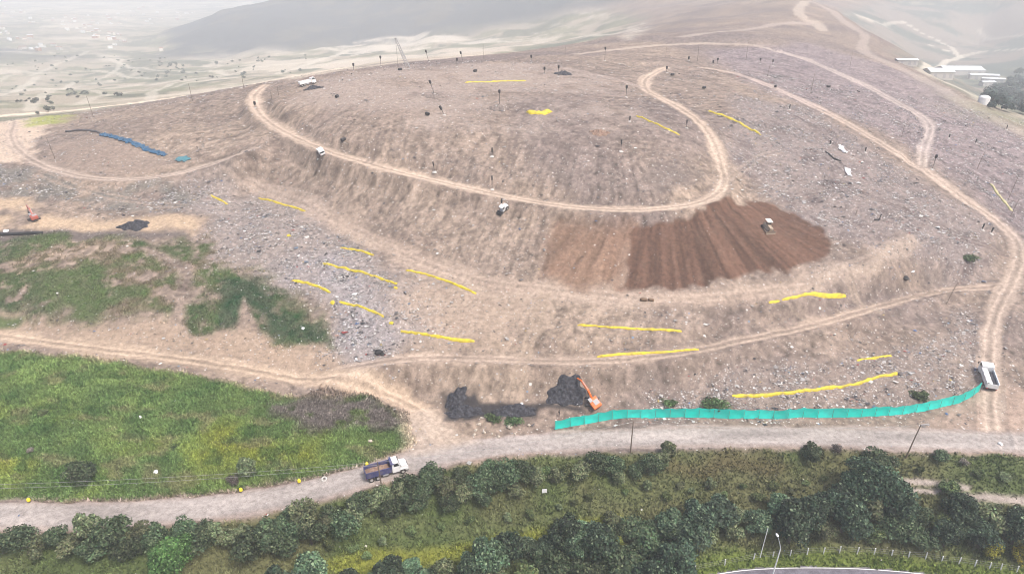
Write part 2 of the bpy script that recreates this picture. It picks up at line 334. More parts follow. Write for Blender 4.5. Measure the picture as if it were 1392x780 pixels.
# streaks left by the machines, running down the slopes below and above the upper road
Du, Ou, Su, wu = ROADS['upper']
streak = fbm(Su + .55 * Du * (1 - sstep(90, 150, Su)) + N2 * .7, Du * .05, .95, 3, 81) - .5
stripe_zone = (1 - sstep(20, 34, Du)) * sstep(3.0, 5, Du) * (1 - z_right2)
Db, Ob, Sb, wb = ROADS['bench']
streak_b = fbm(Sb + .3 * Db + N2 * .8, Db * .07, 1.4, 3, 83) - .5
stripe_b = (1 - sstep(14, 26, Db)) * sstep(3, 5, Db)
Dr_, Or_, Sr_, wr_ = ROADS['right']
streak_r = fbm(Or_ + N1 * 3, Sr_ * .05, 1.6, 3, 85) - .5
z_rs = np.maximum(z_right2, z_right) * (1 - far)
ALB *= (1 + (streak * .95 * stripe_zone + streak_b * .6 * stripe_b * (1 - stripe_zone) + streak_r * .9 * z_rs + (n_fin - .5) * .9 * (1 - far) + (fbm(GX, GY, .9, 2, 73) - .5) * .7 * (1 - far))[..., None])
ALB = mixc(ALB, (.30, .285, .285), z_scrap * .55)
ALB = mixc(ALB, (.33, .325, .335), z_scrap2 * (.35 + .4 * n_mid))
ALB = mixc(ALB, (.245, .225, .235), z_right2 * .55)
ALB = mixc(ALB, (.255, .225, .21), z_lower * .6)
ALB = mixc(ALB, (.17, .175, .16), z_leftscrap * .75 * sstep(.35, .6, n_mid))
ALB = mixc(ALB, (.46, .37, .27), z_sand * sstep(.3, .6, n_mid + .12))
ALB = mixc(ALB, (.39, .325, .265), z_dust * .75)
ALB = mixc(ALB, (.29, .24, .205), z_lobe * .7)
ALB = mixc(ALB, (.115, .105, .105), z_pipeband * .85)
ALB = mixc(ALB, (.40, .32, .27), z_gate * .6)
ALB = mixc(ALB, (.58, .49, .40), z_plain * .95)
ALB = mixc(ALB, (.12, .10, .10), z_rs * sstep(.06, .18, streak_r) * sstep(.4, .6, n_mid) * .8)
z_top = zone([(390,138),(480,158),(560,170),(640,178),(740,181),(820,180),(890,172),(870,125),(760,88),(560,88),(430,110)], 4, 6, 14)
ALB = mixc(ALB, (.345, .30, .27), z_top * sstep(.3, .6, n_big * .6 + n_mid * .4) * .8)
z_face = zone([(520,205),(640,218),(760,225),(900,215),(960,235),(900,262),(780,262),(640,238),(540,215)], 4, 6, 12)
ALB = mixc(ALB, (.20, .175, .16), z_face * sstep(.4, .65, n_mid) * .6)
# pale tracks with wheel ruts
def rutted(nm, c, strength=.85, grow=.1, soft=.7):
    global ALB
    D, O, S, w = ROADS[nm]
    b = band(nm, grow, soft)
    rut = np.exp(-((np.abs(O + N2 * .8) - 1.0) / .42) ** 2) - .7 * np.exp(-((O + N2 * .8) / .45) ** 2)
    cc = np.array(c)[None, None] * (1 + .30 * rut[..., None] - .10 * (n_fin[..., None] - .5) + .5 * (fbm(S, O * 2.5, 9, 3, 91)[..., None] - .5))
    ALB = ALB + (cc - ALB) * (b * strength)[..., None]
z_bank = zone([(-140,428),(20,420),(90,446),(160,444),(225,436),(262,455),(330,446),(352,456),(440,470),(470,500),(420,520),(300,492),(150,470),(-140,446)], 2, 3)
ALB = mixc(ALB, (.37, .30, .235), z_bank * .75)
z_benchpale = zone([(440,286),(520,325),(600,360),(700,382),(850,396),(1000,395),(1120,372),(1180,345),(1235,320),(1240,332),(1190,360),(1140,385),(1000,412),(850,412),(700,402),(620,388),(540,350),(470,318)], 3, 3.5, 9)
ALB = mixc(ALB, (.43, .365, .305), z_benchpale * sstep(.25, .5, n_mid + .12) * .95)
rutted('bench', (.385, .32, .27), .5, .0, 1.8)
rutted('mid', (.40, .335, .28), .85)
rutted('low', (.45, .37, .29), .92, .5, 1.0)
rutted('loop', (.42, .36, .31), .88)
rutted('fartrack', (.44, .385, .335), .9)
rutted('right', (.43, .365, .31), .92)
rutted('upper', (.47, .395, .325), .92, .2, .8)
rutted('summit', (.36, .31, .28), .6)
for nm, c, s in (('ridge', (.46, .40, .34), .8), ('top', (.44, .39, .33), .85), ('side', (.40, .35, .31), .8), ('valley', (.74, .67, .54), .95), ('high', (.42, .37, .33), .7)):
    ALB = mixc(ALB, c, band(nm, .3, 1.4) * s)
for L, w_, c, s_ in MINOR:
    D, O, S, Z = along(L, 8)
    d = np.abs(np.abs(O + N2 * .5) - w_) + np.where(D > np.abs(O) + .05, 9, 0)
    ALB = mixc(ALB, c, (1 - sstep(.3, .75, d)) * s_ * (.5 + n_fin))
    FLAT = np.maximum(FLAT, .5 * (1 - sstep(w_, w_ + 1.5, D)))
# fresh brown cover
_c = on_ground(896, 196); _ang = np.arctan2(GX - _c.x, _c.y - GY); _rad = np.hypot(GX - _c.x, GY - _c.y)
ss = fbm(_ang * 42 + N2 * .5, _rad * .04, .9, 2, 87)
ALB = mixc(ALB, (.20, .130, .092), z_brown * .85)
ALB = mixc(ALB, (.118, .068, .048), z_fresh * .96 * (.8 + .4 * n_fin).clip(0, 1))
ALB *= (1 + ((ss - .5) * 1.1 * np.maximum(z_fresh, z_brown * .7))[..., None])
z_mauve = np.clip(z_right + .6 * z_scrap2, 0, 1)[..., None]
ALB *= np.array((.895, .83, .785))[None, None] * (1 - z_mauve) + np.array((.87, .825, .845))[None, None] * z_mauve
# greens
g1 = fbm(GX, GY * 1.6, 9, 4, 101); g2 = fbm(GX, GY, 2.2, 3, 103); g3 = fbm(GX, GY, 24, 3, 107)
up_m = z_grass_up * (1 - z_trail) * (1 - z_bare)
GREEN = np.zeros(ALB.shape) + np.array((.066, .105, .032))
GREEN = mixc(GREEN, (.125, .105, .062), sstep(.42, .68, g1))
GREEN = mixc(GREEN, (.035, .072, .022), sstep(.5, .75, g3))
GREEN = mixc(GREEN, (.016, .055, .022), z_darkgreen * .9)
up_cov = up_m * np.maximum(sstep(.10, .30, .78 - g2 * .5 - g1 * .5), z_darkgreen * sstep(.2, .4, g2))
ALB = mixc(ALB, GREEN, up_cov * (.62 + .5 * n_fin))
ALB = mixc(ALB, (.06, .095, .03), z_patch * .9)
LOWG = np.zeros(ALB.shape) + np.array((.078, .120, .038))
LOWG = mixc(LOWG, (.120, .165, .05), sstep(.4, .65, g1) * .8)
LOWG = mixc(LOWG, (.175, .185, .028), z_yellow * sstep(.36, .66, g1 * .5 + g3 * .5) * .9)
LOWG = mixc(LOWG, (.022, .058, .016), sstep(.55, .78, g2) * .3)
LOWG = mixc(LOWG, (.155, .135, .075), sstep(.56, .72, fbm(GX, GY * 2.2, 6, 4, 175)) * .55)
LOWG = mixc(LOWG, (.035, .075, .02), sstep(.62, .74, fbm(GX, GY * 1.5, 4, 3, 177)) * .6)
LOWG = mixc(LOWG, (.19, .165, .15), z_dry * sstep(.25, .5, g2))
ALB = mixc(ALB, LOWG, z_grass_low)
SOUTH = np.zeros(ALB.shape) + np.array((.098, .116, .046))
SOUTH = mixc(SOUTH, (.075, .098, .034), sstep(.4, .65, g1))
SOUTH = mixc(SOUTH, (.115, .108, .052), sstep(.5, .7, g3) * .7)
SOUTH = mixc(SOUTH, (.098, .068, .036), z_rusty * .5)
SOUTH = mixc(SOUTH, (.19, .20, .035), z_bright * .9)
SOUTH = mixc(SOUTH, (.115, .15, .03), z_verge * .9)
SOUTH = mixc(SOUTH, (.33, .28, .25), z_slab * .95)
ALB = mixc(ALB, SOUTH, z_south)
ALB = mixc(ALB, (.030, .029, .032), z_dark * .95 * sstep(.2, .42, n_fin * .5 + n_mid * .5))
# the near road: compacted pale grit
rD, rO, rS, rw = ROADS['near']
near_m = 1 - sstep(-.35, .35, rD - 3.75 - N2 * 1.3 - (fbm(rS, rO * .2, 18, 3, 173) - .5) * 1.6)
rc = np.array((.345, .305, .28))[None, None] * (1 + .75 * (fbm(rS, rO * 5.0, 16, 4, 111)[..., None] - .5) + .12 * (n_fin[..., None] - .5))
rc = rc + (np.array((.31, .245, .21)) - rc) * (sstep(1.9, 3.3, np.abs(rO)) * .7)[..., None]
ALB = ALB + (rc - ALB) * near_m[..., None]
ALB = mixc(ALB, (.40, .325, .265), z_junction * .7)
edge = np.exp(-((rO - 3.6 - N2) / .35) ** 2) * (GX < -28)
ALB = mixc(ALB, (.17, .13, .115), edge * .8)
# far ground
vf = fbm(GX, GY, 130, 4, 121); vf2 = fbm(GX, GY * 1.5, 50, 3, 123)
VAL = np.zeros(ALB.shape) + np.array((.33, .285, .215))
vf3 = fbm(GX, GY * 1.4, 90, 6, 125, .62)
VAL = mixc(VAL, (.135, .14, .10), sstep(.48, .58, vf3))
VAL = mixc(VAL, (.19, .19, .12), sstep(.5, .62, vf2) * .8)
VAL = mixc(VAL, (.50, .44, .35), sstep(.56, .68, fbm(GX, GY, 110, 6, 127, .6)) * .8)
VAL = mixc(VAL, (.115, .13, .11), sstep(230, 330, GX) * sstep(.25, .42, vf3))
VAL = mixc(VAL, (.24, .20, .165), sstep(260, 360, GX) * sstep(.5, .6, fbm(GX, GY * 1.3, 120, 6, 131, .62)) * .8)
low = 1 - sstep(20, 34, GZ + N1 * 6)
valley_m = low * sstep(290, 330, GY) * (1 - band('valley', 1, 2))
z_pale = np.maximum(zone([(400,74),(480,58),(560,50),(690,52),(700,58),(560,62),(470,74)], 8, 14, 60), zone([(840,48),(870,30),(885,36),(850,56)], 8, 8, 40))
MNT = np.zeros(ALB.shape) + np.array((.075, .085, .09)); MNT = mixc(MNT, (.11, .11, .10), sstep(.5, .66, vf3))
mount_m = sstep(1150, 1300, GY) * sstep(-62, -48, GZ + N0 * 10 - 38 * sstep(-420, 60, GX)) * (GX < 420)
ALB = mixc(ALB, VAL, valley_m)
ALB = mixc(ALB, MNT, mount_m)
ALB = mixc(ALB, (.50, .45, .37), z_pale * sstep(.36, .56, fbm(GX, GY * 1.5, 70, 6, 129, .6)) * .85)
z_flat = zone([(345,114),(440,89),(560,75),(650,66),(700,66),(640,77),(540,87),(450,99),(380,113)], 6, 10, 40)
ALB = mixc(ALB, (.48, .41, .32), z_flat * sstep(.34, .56, fbm(GX, GY * 1.5, 45, 5, 179, .6)) * .85)
for L, w_, s_ in VALLEY_TRACKS:
    D, O, S, Z = along(L, 30, 12)
    ALB = mixc(ALB, (.52, .47, .38), (1 - sstep(w_ * .5, w_ * .5 + 3, D + N1 * 3)) * s_ * low)
ALB = mixc(ALB, (.30, .33, .07), z_green_far * .8)
# paved road
pD, pO, pS, pw = ROADS['paved']
pav_m = (pD < 3.7)
ALB[pav_m] = np.array((.16, .15, .175)) * (1 + .15 * (n_fin[pav_m][:, None] - .5))
line_m = np.abs(np.abs(pO) - 3.35) < .16
ALB = np.clip(ALB, .008, .9)
# how much loose rubbish lies about, and how much the ground is grassy
LIT = np.clip(.24 + .42 * z_scrap + .4 * z_scrap2 + .35 * z_right2 + .25 * z_right + .6 * z_lower + .35 * z_leftscrap + .25 * (n_mid - .5), 0, 1.3)
LIT *= (1 - far) * (1 - z_fresh * .96) * (1 - z_brown * .7) * (1 - z_south * .93) * (1 - z_grass_low * .9) * (1 - up_m * .55) * (1 - z_sand * .7)
for nm in ('upper', 'right', 'loop', 'fartrack', 'mid', 'low', 'bench'):
    LIT *= 1 - band(nm) * (.55 if nm == 'bench' else .85)
LIT *= (1 - near_m * .95) * (1 - pav_m) * (1 - z_dark)
GRS = np.clip(np.maximum.reduce([up_cov, z_patch, z_grass_low * (1 - near_m), z_south * (1 - z_slab) * (1 - pav_m)]), 0, 1) * (1 - near_m)
# ------------------------------------------------------------------ relief
rough = (1 - FLAT) * (1 - far) * (1 - near_m) * (1 - pav_m)
GZ += rough * (N1 * .9 + N2 * (.38 + .75 * LIT) + N3 * (.12 + .40 * LIT))
GZ += rough * (streak * .20 * stripe_zone + streak_b * .18 * stripe_b * (1 - stripe_zone) + streak_r * .5 * z_rs + (ss - .5) * .35 * np.maximum(z_fresh, z_brown))
gul = np.clip(1 - np.abs(fbm(Su + .5 * Du + N1 * 8 + N2 * 2.5, Du * .14, 3.0, 3, 161) - .5) * 9, 0, 1) * stripe_zone * sstep(4, 12, Du)
gul = np.maximum(gul, np.clip(1 - np.abs(fbm(Sb + .3 * Db + N1 * 8 + N2 * 2.5, Db * .14, 3.4, 3, 163) - .5) * 9, 0, 1) * stripe_b * (1 - z_brown) * .8)
GZ -= rough * gul * .10 * (1 - z_fresh)
GZ += GRS * (g2 - .5) * .5 * (1 - FLAT)
GZ += (N3 * .06 + N2 * .10) * FLAT * (1 - pav_m)
GZ -= edge * .25
for nm in ('upper', 'right', 'fartrack', 'mid', 'low', 'loop'):
    D, O, S, w = ROADS[nm]
    GZ -= .10 * np.exp(-((np.abs(O + N2 * .8) - 1.0) / .35) ** 2) * (D < 3)
    GZ += .35 * np.exp(-((D - w * .5 - .9 + N1 * 1.5) / .6) ** 2) * (fbm(GX, GY, 6, 2, 141))      # spoil along the track edges

def prop(o, **k):
    for a, b in k.items():
        if b is not None: o[a] = b
    return o

# ------------------------------------------------------------------ materials
class NT:
    def __init__(s, name):
        s.m = bpy.data.materials.new(name); s.m.use_nodes = True
        s.t = s.m.node_tree; s.b = s.t.nodes['Principled BSDF']
    def n(s, typ, **k):
        x = s.t.nodes.new(typ)
        for a, b in k.items():
            if a.startswith('i_'): x.inputs[a[2:].replace('_', ' ')].default_value = b
            else: setattr(x, a, b)
        return x
    def l(s, a, b): s.t.links.new(a, b)
    def math(s, op, a, b=None, c=None, clamp=False):
        x = s.n('ShaderNodeMath', operation=op); x.use_clamp = clamp
        for i, v in enumerate((a, b, c)):
            if v is None: continue
            if isinstance(v, (int, float)): x.inputs[i].default_value = v
            else: s.l(v, x.inputs[i])
        return x.outputs[0]
    def mix(s, f, a, b, mode='MIX'):
        x = s.n('ShaderNodeMix', data_type='RGBA', blend_type=mode)
        for i, v in ((0, f), (6, a), (7, b)):
            if isinstance(v, (int, float)): x.inputs[i].default_value = v
            elif isinstance(v, tuple): x.inputs[i].default_value = v + (1,) if len(v) == 3 else v
            else: s.l(v, x.inputs[i])
        return x.outputs[2]

def ground_material():
    g = NT('ground_cover'); pos = g.n('ShaderNodeNewGeometry').outputs['Position']
    alb = g.n('ShaderNodeAttribute', attribute_name='albedo').outputs['Color']
    lit = g.n('ShaderNodeAttribute', attribute_name='litter').outputs['Fac']
    grs = g.n('ShaderNodeAttribute', attribute_name='grass').outputs['Fac']
    def noise(sc, det=3, rough=.6):
        x = g.n('ShaderNodeTexNoise', i_Scale=sc, i_Detail=det, i_Roughness=rough); g.l(pos, x.inputs['Vector']); return x.outputs['Fac']
    na = noise(.9, 4, .7); nb = noise(5, 2, .6)
    v = g.math('ADD', g.math('MULTIPLY', g.math('SUBTRACT', na, .5), 1.6), g.math('MULTIPLY', g.math('SUBTRACT', nb, .5), 1.0))
    fac = g.math('ADD', v, 1.0)
    col = g.mix(1.0, alb, g.n('ShaderNodeCombineColor').outputs[0], 'MULTIPLY')
    cc = g.t.nodes[-1]
    comb = [x for x in g.t.nodes if x.type == 'COMBINE_COLOR'][0]
    for i in range(3): g.l(fac, comb.inputs[i])
    for sc, th, size in ((.75, .62, .30), (1.5, .62, .36), (3.2, .60, .42)):
        vo = g.n('ShaderNodeTexVoronoi', i_Scale=sc); g.l(pos, vo.inputs['Vector'])
        sep = g.n('ShaderNodeSeparateColor'); g.l(vo.outputs['Color'], sep.inputs[0])
        on = g.math('LESS_THAN', sep.outputs[0], g.math('MULTIPLY', lit, .22 if sc < 1 else .5 if sc < 2 else .6))
        small = g.math('LESS_THAN', vo.outputs['Distance'], g.math('MULTIPLY', sep.outputs[1], size))
        ramp = g.n('ShaderNodeValToRGB'); ramp.color_ramp.interpolation = 'CONSTANT'
        els = ramp.color_ramp.elements
        stops = [(0, (.62, .60, .57)), (.30, (.45, .43, .41)), (.48, (.06, .055, .06)), (.66, (.30, .27, .24)), (.78, (.12, .11, .11)), (.90, (.70, .68, .66)), (.96, (.16, .24, .34))]
        els[0].position = 0; els[0].color = stops[0][1] + (1,); els[1].position = stops[1][0]; els[1].color = stops[1][1] + (1,)
        for p, c in stops[2:]:
            e = els.new(p); e.color = c + (1,)
        g.l(sep.outputs[2], ramp.inputs[0])
        col = g.mix(g.math('MULTIPLY', g.math('MULTIPLY', on, small), .85), col, ramp.outputs[0])
    g.l(col, g.b.inputs['Base Color'])
    g.b.inputs['Roughness'].default_value = .95
    g.b.inputs['Specular IOR Level'].default_value = .15
    h = g.math('ADD', g.math('MULTIPLY', na, .5), g.math('MULTIPLY', nb, .16))
    bp = g.n('ShaderNodeBump', i_Strength=.7, i_Distance=.28); g.l(h, bp.inputs['Height'])
    g.l(bp.outputs[0], g.b.inputs['Normal'])
    return g.m
MAT = {}
MAT['ground'] = ground_material()

# ------------------------------------------------------------------ build the setting as sheets sharing one survey
dx = np.gradient(GZ, axis=1) / np.maximum(np.gradient(GX, axis=1), 1e-6)
dyy = np.gradient(GZ, axis=0) / np.gradient(YS)[:, None] - dx * (np.gradient(GX, axis=0) / np.gradient(YS)[:, None])
NRM = np.stack([-dx, -dyy, np.ones_like(dx)], -1); NRM /= np.linalg.norm(NRM, axis=-1, keepdims=True)
cat = np.zeros(GX.shape, np.int8)
trk = np.maximum.reduce([band(n, .2) for n in ('low', 'mid', 'upper', 'right', 'loop', 'fartrack', 'bench')])
cat[trk > .5] = 2
cat[np.maximum.reduce([band(n, .2) for n in ('ridge', 'top', 'side', 'valley', 'high')]) > .5] = 3
cat[near_m > .5] = 1
cat[pav_m] = 4
cat[(cat == 0) & (z_grass_low > .5)] = 5
cat[(cat == 0) & (mount_m > .5)] = 6
cat[(cat == 0) & (GY > 420) & (valley_m > .5)] = 7
fcat = cat[:-1, :-1]
IDX = np.arange(NR * NC).reshape(NR, NC)
QUAD = np.stack([IDX[:-1, :-1], IDX[:-1, 1:], IDX[1:, 1:], IDX[1:, :-1]], -1)
V3 = np.stack([GX, GY, GZ], -1).reshape(-1, 3)
def np_mesh(name, verts, faces, mat, smooth=False):
    me = bpy.data.meshes.new(name)
    faces = np.asarray(faces); k = faces.shape[1]
    me.vertices.add(len(verts)); me.vertices.foreach_set('co', np.asarray(verts, np.float32).ravel())
    me.loops.add(faces.size); me.loops.foreach_set('vertex_index', faces.astype(np.int32).ravel())
    me.polygons.add(len(faces)); me.polygons.foreach_set('loop_start', np.arange(0, faces.size, k, dtype=np.int32))
    if smooth: me.polygons.foreach_set('use_smooth', np.ones(len(faces), bool))
    me.update(calc_edges=True)
    for m in (mat if isinstance(mat, (list, tuple)) else [mat]): me.materials.append(m)
    return me
def attr_col(me, name, c):
    a = me.color_attributes.new(name, 'FLOAT_COLOR', 'POINT')
    a.data.foreach_set('color', np.c_[c, np.ones(len(c))].astype(np.float32).ravel())
def attr_f(me, name, v):
    a = me.attributes.new(name, 'FLOAT', 'POINT'); a.data.foreach_set('value', np.asarray(v, np.float32).ravel())
for k, nm in ((0, 'ground'), (1, 'dirt_road'), (2, 'dirt_track'), (3, 'far_road'), (4, 'paved_road'), (5, 'grassland'), (6, 'mountain'), (7, 'valley')):
    q = QUAD[fcat == k]
    if not len(q): continue
    used, inv = np.unique(q, return_inverse=True)
    me = np_mesh(nm, V3[used], inv.reshape(-1, 4), MAT['ground'], True)
    attr_col(me, 'albedo', ALB.reshape(-1, 3)[used]); attr_f(me, 'litter', LIT.ravel()[used]); attr_f(me, 'grass', GRS.ravel()[used])
    me.normals_split_custom_set_from_vertices(NRM.reshape(-1, 3)[used].tolist())
    o = bpy.data.objects.new(nm, me); COL.objects.link(o); prop(o, kind='structure')

# ------------------------------------------------------------------ camera, sky, sun, air
cam = bpy.data.cameras.new('camera'); co = bpy.data.objects.new('camera', cam); COL.objects.link(co)
co.location = (0, 0, CAM_H); co.rotation_euler = (math.pi / 2 - PITCH, 0, 0)
cam.sensor_width = 36; cam.lens = 36 * F / 1392.0; cam.clip_start = .5; cam.clip_end = 30000
SC.camera = co
SUN_EL, SUN_AZ = math.radians(58), math.radians(132)        # azimuth from +y towards +x
w = bpy.data.worlds.new('World'); SC.world = w; w.use_nodes = True
sk = w.node_tree.nodes.new('ShaderNodeTexSky'); sk.sky_type = 'NISHITA'; sk.sun_disc = False
sk.sun_elevation = SUN_EL; sk.sun_rotation = SUN_AZ; sk.air_density = 1.0; sk.dust_density = 6.0; sk.ozone_density = 1.0; sk.altitude = 100
bg = w.node_tree.nodes['Background']; bg.inputs['Strength'].default_value = .125
w.node_tree.links.new(sk.outputs[0], bg.inputs['Color'])
sl = bpy.data.lights.new('sun', 'SUN'); sl.energy = 1.5; sl.angle = math.radians(10); sl.color = (1, .96, .91)
so = bpy.data.objects.new('sun', sl); COL.objects.link(so)
sd = Vector((math.sin(SUN_AZ) * math.cos(SUN_EL), math.cos(SUN_AZ) * math.cos(SUN_EL), math.sin(SUN_EL)))
so.rotation_euler = sd.to_track_quat('Z', 'Y').to_euler(); so.location = (60, 60, 200)
HAZE_DENSITY = .00048
def haze():
    bm = bmesh.new(); bmesh.ops.create_cube(bm, size=1)
    me = bpy.data.meshes.new('haze'); bm.to_mesh(me); bm.free()
    zt = max(GZ.max(), CAM_H) + 12; zb = GZ.min() - 2
    o = bpy.data.objects.new('haze', me); COL.objects.link(o)
    o.scale = (2 * HW.max() + 200, 7400, zt - zb); o.location = (0, 3400, (zt + zb) / 2)
    m = bpy.data.materials.new('haze_air'); m.use_nodes = True; nt = m.node_tree; nt.nodes.remove(nt.nodes['Principled BSDF'])
    pv = nt.nodes.new('ShaderNodeVolumePrincipled'); pv.inputs['Color'].default_value = (.945, .975, 1.0, 1); pv.inputs['Density'].default_value = HAZE_DENSITY
    pv.inputs['Anisotropy'].default_value = .1
    nt.links.new(pv.outputs[0], nt.nodes['Material Output'].inputs['Volume'])
    me.materials.append(m); prop(o, kind='stuff', label='thin pale haze in the air over the hill')
haze()
SC.view_settings.view_transform = 'Standard'; SC.view_settings.look = 'None'; SC.view_settings.gamma = 1; SC.view_settings.exposure = EXPOSURE = 0.87
SC.cycles.use_denoising = True
SC.cycles.max_bounces = 6; SC.cycles.diffuse_bounces = 3; SC.cycles.volume_bounces = 2; SC.cycles.transparent_max_bounces = 8
SC.cycles.use_adaptive_sampling = False; SC.cycles.filter_width = 1.0
# ------------------------------------------------------------------ foliage
def foliage_material(name, use='tone'):
    g = NT(name)
    a = g.n('ShaderNodeAttribute', attribute_name=use).outputs['Color']
    oi = g.n('ShaderNodeObjectInfo').outputs['Random']
    hs = g.n('ShaderNodeHueSaturation'); g.l(a, hs.inputs['Color'])
    g.l(g.math('ADD', g.math('MULTIPLY', oi, .05), .475), hs.inputs['Hue'])
    g.l(g.math('ADD', g.math('MULTIPLY', oi, .8), .6), hs.inputs['Value'])
    g.l(hs.outputs[0], g.b.inputs['Base Color'])
    g.b.inputs['Roughness'].default_value = .75; g.b.inputs['Specular IOR Level'].default_value = .25
    return g.m
MAT['leaf'] = foliage_material('leaf')
MAT['tuft'] = foliage_material('tuft', 'tone')
def simple(name, col, rough=.7, metal=0.0, spec=.4, dirt=.25, scale=3.0, dirtcol=(.24, .19, .15)):
    g = NT(name)
    tc = g.n('ShaderNodeTexCoord').outputs['Object']
    x = g.n('ShaderNodeTexNoise', i_Scale=scale, i_Detail=4.0, i_Roughness=.65); g.l(tc, x.inputs['Vector'])
    f = g.n('ShaderNodeMapRange', i_From_Min=.42, i_From_Max=.75, i_To_Min=0.0, i_To_Max=dirt); g.l(x.outputs['Fac'], f.inputs['Value'])
    g.l(g.mix(f.outputs[0], tuple(col), tuple(dirtcol)), g.b.inputs['Base Color'])
    g.b.inputs['Roughness'].default_value = rough; g.b.inputs['Metallic'].default_value = metal; g.b.inputs['Specular IOR Level'].default_value = spec
    return g.m
MAT['bark'] = simple('bark', (.10, .08, .065), .9, dirt=.5, dirtcol=(.05, .04, .035))

def crown_mesh(name, seed, rx, rz, zc, nclump, nleaf, leaf, col, var=.35, spread=.62, alt=None, altp=.0, twig=0.0):
    """leaf sprays gathered in clumps through an uneven crown"""
    R = np.random.RandomState(seed)
    cl = []
    while len(cl) < nclump:
        p = R.uniform(-1, 1, 3)
        if .25 < np.linalg.norm(p) < 1 and p[2] > -.75: cl.append(p)
    cl = np.array(cl) * np.array([rx, rx, rz]) * .74
    cr = R.uniform(.16, .54, nclump) * rx * spread / .62
    tone = R.uniform(1 - var, 1 + var, nclump); stretch = R.uniform(.75, 1.25, 2)
    which = R.choice(nclump, nleaf, p=cr ** 2 / (cr ** 2).sum())
    d = R.normal(size=(nleaf, 3)); d /= np.linalg.norm(d, axis=1, keepdims=True)
    d[:, 2] = np.where(d[:, 2] < -.35, -d[:, 2] * .6, d[:, 2])
    rad = cr[which] * R.uniform(.55, 1.1, nleaf) ** .6
    c = cl[which] + d * rad[:, None] * np.array([1, 1, .9]); c[:, 2] += zc
    c[:, 0] *= stretch[0]; c[:, 1] *= stretch[1]; c[:, 2] = np.maximum(c[:, 2], .12)
    nrm = d + R.normal(size=(nleaf, 3)) * .8 + np.array([0, 0, .25]); nrm /= np.linalg.norm(nrm, axis=1, keepdims=True)
    t1 = np.cross(nrm, R.normal(size=(nleaf, 3))); t1 /= np.linalg.norm(t1, axis=1, keepdims=True); t2 = np.cross(nrm, t1)
    s = leaf * R.uniform(.6, 1.35, nleaf)[:, None]
    asp = R.uniform(.45, .8, nleaf)[:, None]
    q = np.stack([c - t1 * s, c - t2 * s * asp + nrm * s * .15, c + t1 * s, c + t2 * s * asp + nrm * s * .15], 1).reshape(-1, 3)
    f = np.arange(nleaf * 4).reshape(-1, 4)
    me = np_mesh(name, q, f, MAT['leaf'])
    b = np.array(col)[None] * (tone[which] * R.uniform(.5, 1.5, nleaf))[:, None] * (1 + R.normal(size=(nleaf, 3)) * .06)
    if alt is not None:
        k = R.rand(nleaf) < altp; b[k] = np.array(alt)[None] * R.uniform(.6, 1.3, k.sum())[:, None]
    attr_col(me, 'tone', np.repeat(np.clip(b, .004, .8), 4, 0))
    return me, cl

